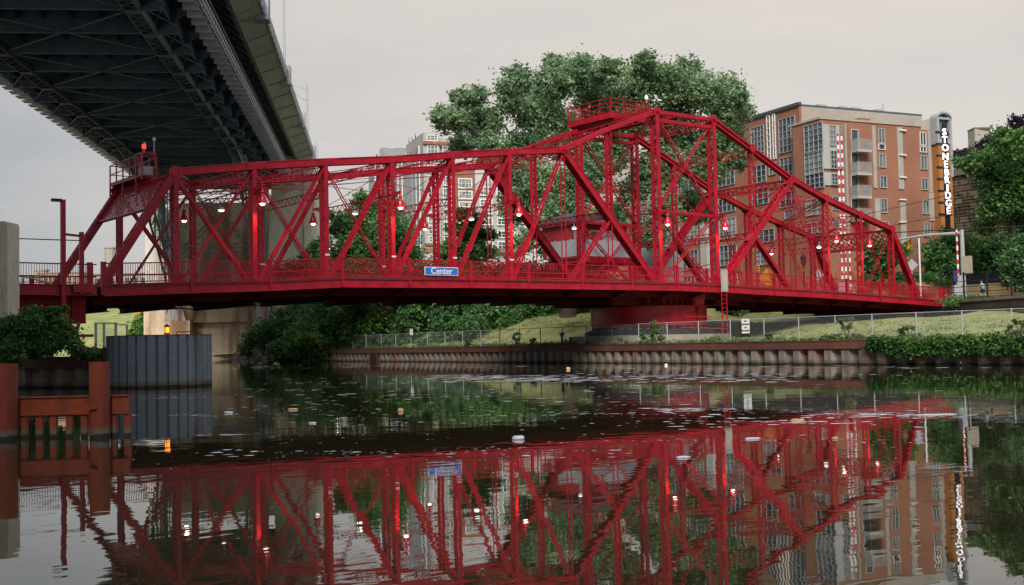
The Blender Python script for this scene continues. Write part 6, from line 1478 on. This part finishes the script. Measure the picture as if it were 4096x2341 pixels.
# massive ashlar wall on the hill
a=atd(3760,1100,143); b=atd(4250,1100,128); d=(b-a)*V(1,1,0); t=thing('ashlar_wall',tuple(a),'tall rough sandstone bridge abutment wall at right behind the trees','wall'); mb=MB(); g3=V(-nrm(d)[1],nrm(d)[0],0)
if g3@(CAM-a)>0: g3=-g3
zt_=atd(3860,705,141)[2]; mb.obox(V(a[0],a[1],4),d,g3*3,V(0,0,zt_-4))
rg=np.random.default_rng(8); L=np.linalg.norm(d); u_=nrm(d)
for k in range(260):
    u=rg.random()*(L-2); z=4+rg.integers(0,int((zt_-4)/.75))*.75; w=1.0+rg.random()*.6; mb.obox(V(a[0],a[1],z+.04)+u_*u-g3*(.05+.12*rg.random()),u_*w,g3*.3,V(0,0,.66))
mb.build('stone_face',STONE,t)
mb=MB(); mb.obox(V(a[0],a[1],zt_)-g3*.3,d,g3*3.5,V(0,0,.8)); mb.build('coping',CONCD,t)
mb=MB()
for z in (.5,1.4,2.2): mb.bar(V(a[0],a[1],zt_+.8+z),V(a[0]+d[0],a[1]+d[1],zt_+.8+z),.06,.06,Zv)
for k in range(30): p=a+d*k/30; mb.box(p[0]-.05,p[0]+.05,p[1]-.05,p[1]+.05,zt_+.8,zt_+3.0)
mb.build('hand_rail',BLACKM,t)
# distant blocky tower
c=atd(3938,700,330); t=thing('distant_tower_block',(c[0],c[1],10),'plain beige tower block far off on the right skyline','building'); z1_=atd(3938,513,330)[2]; mb=MB(); mb.obox(V(c[0],c[1],10)-rr_*2.3,rr_*4.8+gg*1.,gg*5,V(0,0,z1_-10)); mb.build('wall',BEIGE,t)
mb=MB(); mb.obox(V(c[0],c[1],z1_)-rr_*2.4,rr_*5,gg*5,V(0,0,.4)); mb.build('roof_edge',CONCD,t)
# grey screen wall right of the cabin
a=atd(2545,1100,112); b=atd(2735,1100,113.5); d=(b-a)*V(1,1,0); t=thing('grey_wall',tuple(a),'plain pale grey wall behind the tower just right of the cabin','wall'); mb=MB(); mb.obox(V(a[0],a[1],4.5),d,gg*.6,V(0,0,atd(2640,988,112)[2]-4.5)); mb.build('panel',LGREY,t); mb=MB(); mb.obox(V(a[0],a[1],atd(2640,988,112)[2])-gg*.05,d,gg*.8,V(0,0,.12)); mb.build('coping',CONCD,t)
# parked cars visible through right railing
def car(px_,py_,D,label,m,rot):
    c=atd(px_,py_,D); c[2]=4.74; t=thing('parked_car',c,label,'car','cars parked on the right approach road'); u=V(math.cos(rot),math.sin(rot),0); v=V(-u[1],u[0],0)
    def Q(x,y,z): return c+u*x+v*y+V(0,0,z)
    mb=MB(); prof=[(-2.2,.35),(-2.2,.85),(-1.6,.98),(-1.1,1.42),(.5,1.45),(1.1,1.0),(2.1,.82),(2.25,.4),(2.0,.3),(-2.0,.3)]
    mb.prism([Q(x,0,z) for x,z in prof],-v*.85,v*.85); mb.build('body',m,t)
    mb=MB(); mb.prism([Q(x,0,z) for x,z in ((-1.45,1.0),(-1.05,1.36),(.45,1.38),(.95,1.0))],-v*.865,v*.865); mb.build('window',GLASSD,t)
    for x in (-1.4,1.4):
        for y in (-.8,.8): mb=MB(); mb.tube([Q(x,y-.1,.33),Q(x,y+.1,.33)],.33,14); mb.build('wheel',BLACKM,t)
    mb=MB()
    for y in (-.6,.6): mb.prism([Q(2.2,y,.6),Q(2.2,y+.18,.6),Q(2.15,y+.18,.78),Q(2.15,y,.78)],u*0,u*.06)
    mb.build('headlight',WHG,t)
car(2960,1150,117,'dark red car behind the railing left of the yellow sign',REDD,R(170)); car(3110,1150,120,'dark car behind the railing right of the yellow sign',DARKC,R(185)); car(3440,1165,119,'dark car behind the right arm near the striped gates',DARKC,R(190))
# overhead wires
WR=[((2960,1125),(3700,965),(4096,940),112),((3350,985),(3800,880),(4096,730),125),((2600,1140),(3100,1010),(3700,960),118),((3300,930),(3560,1010),(3850,870),120)]
for k,(a,b,c_,D) in enumerate([((2650,1110),(3050,1005),(3380,945),112),((3260,878),(3440,862),(3960,738),122),((3560,933),(3700,924),(4096,905),110),((3920,905),(3990,950),(4110,1005),108),((3560,905),(3760,868),(3960,850),124)]):
    p=[atd(*a,D),atd(*b,D),atd(*c_,D)]; t=thing('overhead_wire',tuple(p[0]),['thin wire crossing behind the central tower','wire sagging across the brick facade','thick wire above the mast arm','black wire sloping down at the right edge','thin wire below the sign on the brick wall'][k],'wire','overhead wires at the right'); mb=MB(); q=[ (1-u)**2*p[0]+2*u*(1-u)*(p[1]*2-(p[0]+p[2])/2)+u*u*p[2] for u in np.linspace(0,1,12)]; mb.tube(q,.035 if k!=2 else .05,5); mb.build('cable',BLACKM,t)
# runner
def person(c,label):
    import bmesh
    t=thing('person',c,label,'person'); c=np.asarray(c)
    f=-rr_  # facing left
    def Q(a,s,z): return tuple((f*a+gg*s+V(0,0,z)))
    Vt=[Q(0,0,.95),Q(.02,0,1.15),Q(.05,0,1.38),Q(.07,0,1.50),Q(.09,0,1.56),Q(.10,0,1.66),Q(.10,0,1.76),
        Q(.05,.17,1.42),Q(-.12,.22,1.2),Q(.1,.2,1.08), Q(.05,-.17,1.42),Q(.16,-.22,1.2),Q(.36,-.18,1.25),
        Q(0,.09,.9),Q(.18,.1,.52),Q(.02,.1,.1),Q(.16,.1,.04), Q(0,-.09,.9),Q(-.08,-.1,.50),Q(-.38,-.1,.38),Q(-.46,-.1,.28)]
    E=[(0,1),(1,2),(2,3),(3,4),(4,5),(5,6),(2,7),(7,8),(8,9),(2,10),(10,11),(11,12),(0,13),(13,14),(14,15),(15,16),(0,17),(17,18),(18,19),(19,20)]
    rad=[.14,.13,.15,.07,.06,.10,.08,.065,.05,.035,.065,.05,.035,.10,.075,.045,.04,.10,.075,.05,.035]
    me=bpy.data.meshes.new('body'); me.from_pydata(Vt,E,[]); o=bpy.data.objects.new('body',me); COL.objects.link(o)
    sk=o.modifiers.new('s','SKIN'); 
    for i,r in enumerate(rad): me.skin_vertices[0].data[i].radius=(r,r)
    me.skin_vertices[0].data[0].use_root=True
    sb=o.modifiers.new('u','SUBSURF'); sb.levels=1; sb.render_levels=1
    bpy.context.view_layer.update(); m2=bpy.data.meshes.new_from_object(o.evaluated_get(bpy.context.evaluated_depsgraph_get())); bpy.data.objects.remove(o)
    m2.materials.clear(); m2.materials.append(SKIN); b=bpy.data.objects.new('body',m2); COL.objects.link(b); b.parent=t
    mb=MB(); mb.tube([c+V(0,0,.98),c+V(*Q(.02,0,1.15)),c+V(*Q(.05,0,1.40)),c+V(*Q(.06,0,1.50))],[.175,.175,.20,.09],10); mb.tube([c+V(*Q(.05,.16,1.44)),c+V(*Q(-.06,.21,1.28))],[.09,.075],8); mb.tube([c+V(*Q(.05,-.16,1.44)),c+V(*Q(.12,-.21,1.28))],[.09,.075],8); mb.build('shirt',SHIRT,t,smooth=True)
    mb=MB(); mb.tube([c+V(*Q(0,0,1.0)),c+V(*Q(0,0,.86))],[.17,.18],10); mb.tube([c+V(*Q(0,.09,.92)),c+V(*Q(.12,.1,.64))],[.12,.10],8); mb.tube([c+V(*Q(0,-.09,.92)),c+V(*Q(-.06,-.1,.62))],[.12,.10],8); mb.build('shorts',DARKC,t,smooth=True)
    mb=MB(); h=c+V(*Q(.08,0,1.72)); mb.lathe(h,[(.115,-.02),(.118,.05),(.09,.11),(0,.14)],10); mb.build('hair',mat('brown_hair',(.06,.03,.015),.8),t,smooth=True)
    mb=MB()
    for q in (Q(.16,.1,.03),Q(-.5,-.1,.26)): mb.tube([c+V(*q)-f*.1,c+V(*q)+f*.12],[.055,.045],8)
    mb.build('shoe',WHITE,t); return t
c=atd(3932,1195,106); c[2]=4.62; person(c,'person in a light blue shirt and dark shorts running behind the black fence')

# ---------------------------------------------------------------- left far background
# low distant buildings seen through the left railing
for x0,x1,yt,D,lab,m in ((150,330,1065,395,'low pale brick warehouse seen through the left railing',mat('pale_brick',(.42,.27,.18),.8)),(340,620,1068,400,'long low grey distant building row left of the pier',mat('hazy_wall',(.42,.42,.40),.8))):
    a=atd(x0,1110,D); b=atd(x1,1110,D); d=(b-a)*V(1,1,0); z1_=atd((x0+x1)/2,yt+30,D)[2]; t=thing('distant_warehouse',tuple(a),lab,'building'); mb=MB(); mb.obox(V(a[0],a[1],2),d,gg*12,V(0,0,z1_-2)); mb.build('wall',m,t)
    f=Facade(V(a[0],a[1],0),d); 
    if f.n@(CAM-f.o)<0: f.n=-f.n
    L=np.linalg.norm(d)
    for k in range(9): window(f,t,(L*(k+.25)/9,z1_-3.6,L*(k+.75)/9,z1_-1.2),2,2,LGREY,GLASSD,px=False)
    mb=MB(); mb.obox(V(a[0],a[1],z1_)-gg*.2,d,gg*12.4,V(0,0,.4)); mb.build('roof_edge',CONCD,t)
for x,yt,w,D,lab in ((441,988,1.9,420,'brown brick chimney between the left end posts'),(167,1078,2.2,400,'square chimney above the pale warehouse')):
    c=atd(x,1110,D); z1_=atd(x,yt,D)[2]; t=thing('chimney',(c[0],c[1],3),lab,'chimney'); mb=MB(); mb.tube([V(c[0],c[1],3),V(c[0],c[1],z1_)],[w*1.15,w],12); mb.tube([V(c[0],c[1],z1_-.6),V(c[0],c[1],z1_)],w*1.12,12); mb.build('stack',BRICK if w<1.2 else BEIGE,t)
# excavator on the hill
c=atd(556,1280,240); t=thing('excavator',c,'small orange excavator with raised arm on the distant slope','excavator'); mb=MB(); mb.obox(c-rr_*1.3,rr_*2.3,gg*2,V(0,0,1.5)); mb.obox(c-rr_*1.1+V(0,0,1.5),rr_*1.1,gg*1.2,V(0,0,.9)); mb.build('body',ORG,t)
mb=MB(); mb.bar(c+rr_*.9+V(0,0,.9),c+rr_*1.9+V(0,0,4.4),.4,.5,gg); mb.bar(c+rr_*1.9+V(0,0,4.4),c+rr_*3.3+V(0,0,4.3),.35,.4,gg); mb.bar(c+rr_*3.2+V(0,0,4.4),c+rr_*3.6+V(0,0,1.0),.35,.4,gg); mb.build('boom_arm',ORG,t)
mb=MB(); mb.obox(c-rr_*1.5-V(0,0,.7),rr_*3.,gg*2.2,V(0,0,.7)); mb.build('track',BLACKM,t); mb=MB(); mb.obox(c+rr_*3.2+V(0,0,.2),rr_*.8,gg*.9,V(0,0,.9)); mb.build('bucket',BLACKM,t)
place_shrub('slope_shrub','yellow green shrub on the slope left of the pier',590,1330,215,[(560,1310,35),(600,1270,40),(590,1330,45),(540,1340,30)],5000,.42,LEAFG,.1,seed=91,jit=2)
# grey steps frame beside left bank
c=atd(400,1390,56); t=thing('mesh_gate',c,'grey framed mesh gate left of the steel dolphin','gate'); mb=MB()
for x in (383,416,463): 
    a=atd(x,1290,57); mb.box(a[0]-.05,a[0]+.05,a[1]-.05,a[1]+.05,1.3,a[2])
a=atd(383,1293,57);b=atd(470,1293,57); mb.bar(a,b,.06,.06,Zv); a=atd(470,1298,57);b=atd(508,1300,57); mb.bar(a,b,.05,.05,Zv); mb.box(b[0]-.04,b[0]+.04,b[1]-.04,b[1]+.04,1.3,b[2]); mb.build('frame',GALV,t)
a=atd(383,1293,57);b=atd(470,1293,57); mb=MB(); mb.quad((a[0],a[1],1.4),(b[0],b[1],1.4),(b[0],b[1],b[2]),(a[0],a[1],a[2])); mb.build('wire_mesh',WIRE,t)
t=thing('bank_seat',(-6,3,1.3),'grey concrete bridge seat under the left end of the red bridge','abutment'); mb=MB(); mb.box(-9.5,-6.4,.2,9,1.3,3.0); mb.build('concrete_seat',CONC,t)
t=thing('rest_frame',(-5.8,-1,1.3),'raking red steel rest frame under the left bridge end','frame'); mb=MB()
for a,b in (((-6.2,-1.3,3.2),(-5.1,-1.3,1.3)),((-5.6,-1.3,3.2),(-6.0,-1.3,1.3)),((-6.6,-1.3,2.4),(-4.9,-1.3,2.4))): mb.bar(V(*a),V(*b),.14,.14,Yv)
mb.build('strut',RED,t)
# pipe bollards by pivot
for px_,h,lab in ((2249,.95,'rusty flared pipe bollard left of the pivot base'),(2263,.45,'short rusty stub left of the pivot base'),(2281,.55,'second short rusty stub next to the pivot base')):
    p,D=wallpt(px_,.8,1.36); t=thing('mooring_bollard',p,lab,'bollard'); mb=MB(); mb.lathe(p,[(.10,0),(.10,h*.7),(.22,h*.95),(.22,h),(0,h)] if h>.9 else [(.09,0),(.09,h),(0,h)],10); mb.build('pipe',CAPR,t)
# gull
c=atd(2628,402,84); t=thing('gull',c,'pale grey gull in flight against the big tree right of the tower beacon','bird'); mb=MB(); mb.tube([c-rr_*.34,c-rr_*.15,c+rr_*.08,c+rr_*.26,c+rr_*.38],[.02,.075,.10,.06,.015],8); mb.build('body',WHITE,t,smooth=True)
mb=MB(); mb.prism([c-rr_*.08+V(0,0,.04),c+rr_*.10+V(0,0,.04),c+rr_*.02+V(0,0,.42)+gg*.3,c-rr_*.16+V(0,0,.55)+gg*.5],-V(0,0,.01),V(0,0,.01)); mb.prism([c-rr_*.05,c+rr_*.12,c-rr_*.1-gg*.45+V(0,0,.05),c-rr_*.28-gg*.5],-V(0,0,.01),V(0,0,.01)); mb.build('wing',LGREY,t)

# ---------------------------------------------------------------- floating debris
rg=np.random.default_rng(17); mb=MB()
def flake(x,y,w,h,z=.004):
    n=rg.integers(5,9); pts_=[]
    for k in range(n):
        a=2*math.pi*k/n+rg.normal()*.2; r=.6+.5*rg.random(); pts_.append(V(x,y,z)+rr_*math.cos(a)*w*r+gg*math.sin(a)*h*r)
    b=len(mb.v); mb.v+=[tuple(p) for p in pts_]; mb.f.append(tuple(range(b,b+n)))
def band(x0,x1,y0,y1,n,s):
    for _ in range(n):
        px_=x0+(x1-x0)*rg.random(); py_=y0+(y1-y0)*rg.random(); p=onz(px_,py_); d=np.linalg.norm(p-CAM); k=.25+rg.random()**2*1.5
        flake(p[0],p[1],2.3*s*k*d/40,2.0*s*k*d/40*(.3+.5*rg.random()))
def drift(px_,py_,w,n,s):
    for _ in range(n):
        x=px_+rg.normal()*w; y=py_+rg.normal()*w*.018+math.sin(x*.004+py_)*3; p=onz(x,y); d=np.linalg.norm(p-CAM); k=.3+rg.random()**2*1.6; flake(p[0],p[1],s*k*d/40,s*k*d/40*(.25+.4*rg.random()))
for q_ in ((2050,1512,260,170,.13),(2700,1503,260,150,.12),(2250,1520,150,120,.15),(3050,1500,200,80,.10),(2750,1636,120,50,.18),(3150,1690,160,40,.14),(3700,1658,260,60,.12),(1500,1530,200,60,.10),(1400,1640,260,50,.09),(2350,1660,200,40,.12),(780,1590,120,40,.09),(900,1740,90,30,.10),(700,1662,140,30,.10),(1280,1812,300,40,.05),(2050,1800,240,40,.06),(2600,1765,220,40,.07),(3300,1765,220,40,.06),(1150,1560,90,25,.12),(1750,1585,160,40,.10)): drift(*q_)
band(800,4000,1462,1475,90,.10); band(1700,3200,1500,1530,260,.09); band(1200,3000,1540,1620,120,.06); band(0,4096,1600,1760,140,.03); band(2600,3700,1640,1720,60,.10); band(500,3600,1760,1900,120,.02); band(1700,2300,1500,1520,150,.08); band(3200,3700,1655,1675,60,.08); band(600,2600,1800,1840,60,.06); band(900,2600,1530,1700,160,.04)
for k in range(160):
    px_=1000+3000*rg.random(); py_=1480+200*rg.random(); p=onz(px_,py_); d=np.linalg.norm(p-CAM); flake(p[0],p[1],.10*d/40*(.5+rg.random()*2),.03*d/40)
g=mb.build('foam_flakes',mat('grey_foam',(.60,.62,.68),.7,scale=20)); tag(g,'scattered pale foam and scum flakes drifting on the water','foam',kind='stuff')
def debris(name,px_,py_,L,w,h,m,label,rot=0.,tap=1.):
    p=onz(px_,py_); u=rr_*math.cos(rot)+gg*math.sin(rot); v=V(-u[1],u[0],0); t=thing(name,(p[0],p[1],0),label,'debris'); b=MB(); rgg=np.random.default_rng(int(px_))
    prof=[(-.5,.35),(-.35,.9),(-.1,1.),(.15,.85),(.35,.95*tap),(.5,.4*tap)]
    n=8; base=len(b.v)
    for (a,r) in prof:
        for k in range(n): th=2*math.pi*k/n; rj=r*(.85+.3*rgg.random()); b.v.append(tuple(V(p[0],p[1],0)+u*a*L+v*math.cos(th)*w*rj/2+V(0,0,max(-.02,math.sin(th)*h*rj*.7+h*.25))))
    for i in range(len(prof)-1):
        for k in range(n): q=base+i*n; b.f.append((q+k,q+(k+1)%n,q+n+(k+1)%n,q+n+k))
    b.f.append(tuple(base+k for k in range(n))[::-1]); b.f.append(tuple(base+(len(prof)-1)*n+k for k in range(n))); b.build('shell',m,t,smooth=True)
PLAS=mat('pale_plastic_film',(.42,.44,.50),.35,var=.2,scale=9); WOODB=mat('floating_wood',(.42,.26,.13),.8,var=.25,scale=6)
debris('plastic_bag',2073,1758,.20,.16,.07,PLAS,'crumpled pale plastic bag floating mid river'); debris('plastic_bottle',2735,1832,.20,.06,.03,PLAS,'pale plastic bottle with trailing film floating in the red reflection',.15,.5); debris('plastic_film',3010,1757,.26,.10,.03,PLAS,'elongated pale film floating right of the bottle',.3)
debris('wood_block',3190,1685,.26,.10,.05,WOODB,'tan wood block floating at right'); debris('wood_block',3340,1756,.11,.08,.035,WOODB,'small tan wedge of wood floating below the tan block',.5); debris('foam_cup',1172,1640,.25,.14,.05,WOODB,'cream coloured cup floating left of centre'); debris('foam_cup',915,1653,.22,.12,.05,PLAS,'white scrap floating below the dolphin')
debris('foam_cup',1602,1646,.14,.10,.08,WOODB,'small cream scrap floating in the green reflection'); debris('plastic_ball',2273,1478,.24,.24,.14,mat('pale_orange',(.55,.38,.22),.5),'small round cream float near the far wall',0); debris('plastic_ball',2664,1463,.2,.2,.12,WHITE,'small white float near the far wall right of the drum',0); debris('plastic_film',1250,1694,.16,.07,.03,PLAS,'white wisp of plastic left of centre'); debris('plastic_film',3740,1660,.9,.25,.02,PLAS,'long pale scum streak at the right',.1)

# ---------------------------------------------------------------- render settings
scene.render.engine='CYCLES'
try:
    scene.cycles.max_bounces=6; scene.cycles.diffuse_bounces=3; scene.cycles.glossy_bounces=3; scene.cycles.transparent_max_bounces=12; scene.cycles.caustics_reflective=True; scene.cycles.caustics_refractive=False; scene.cycles.sample_clamp_indirect=4
except Exception as ex: print(ex)
print('objects',len(bpy.data.objects))
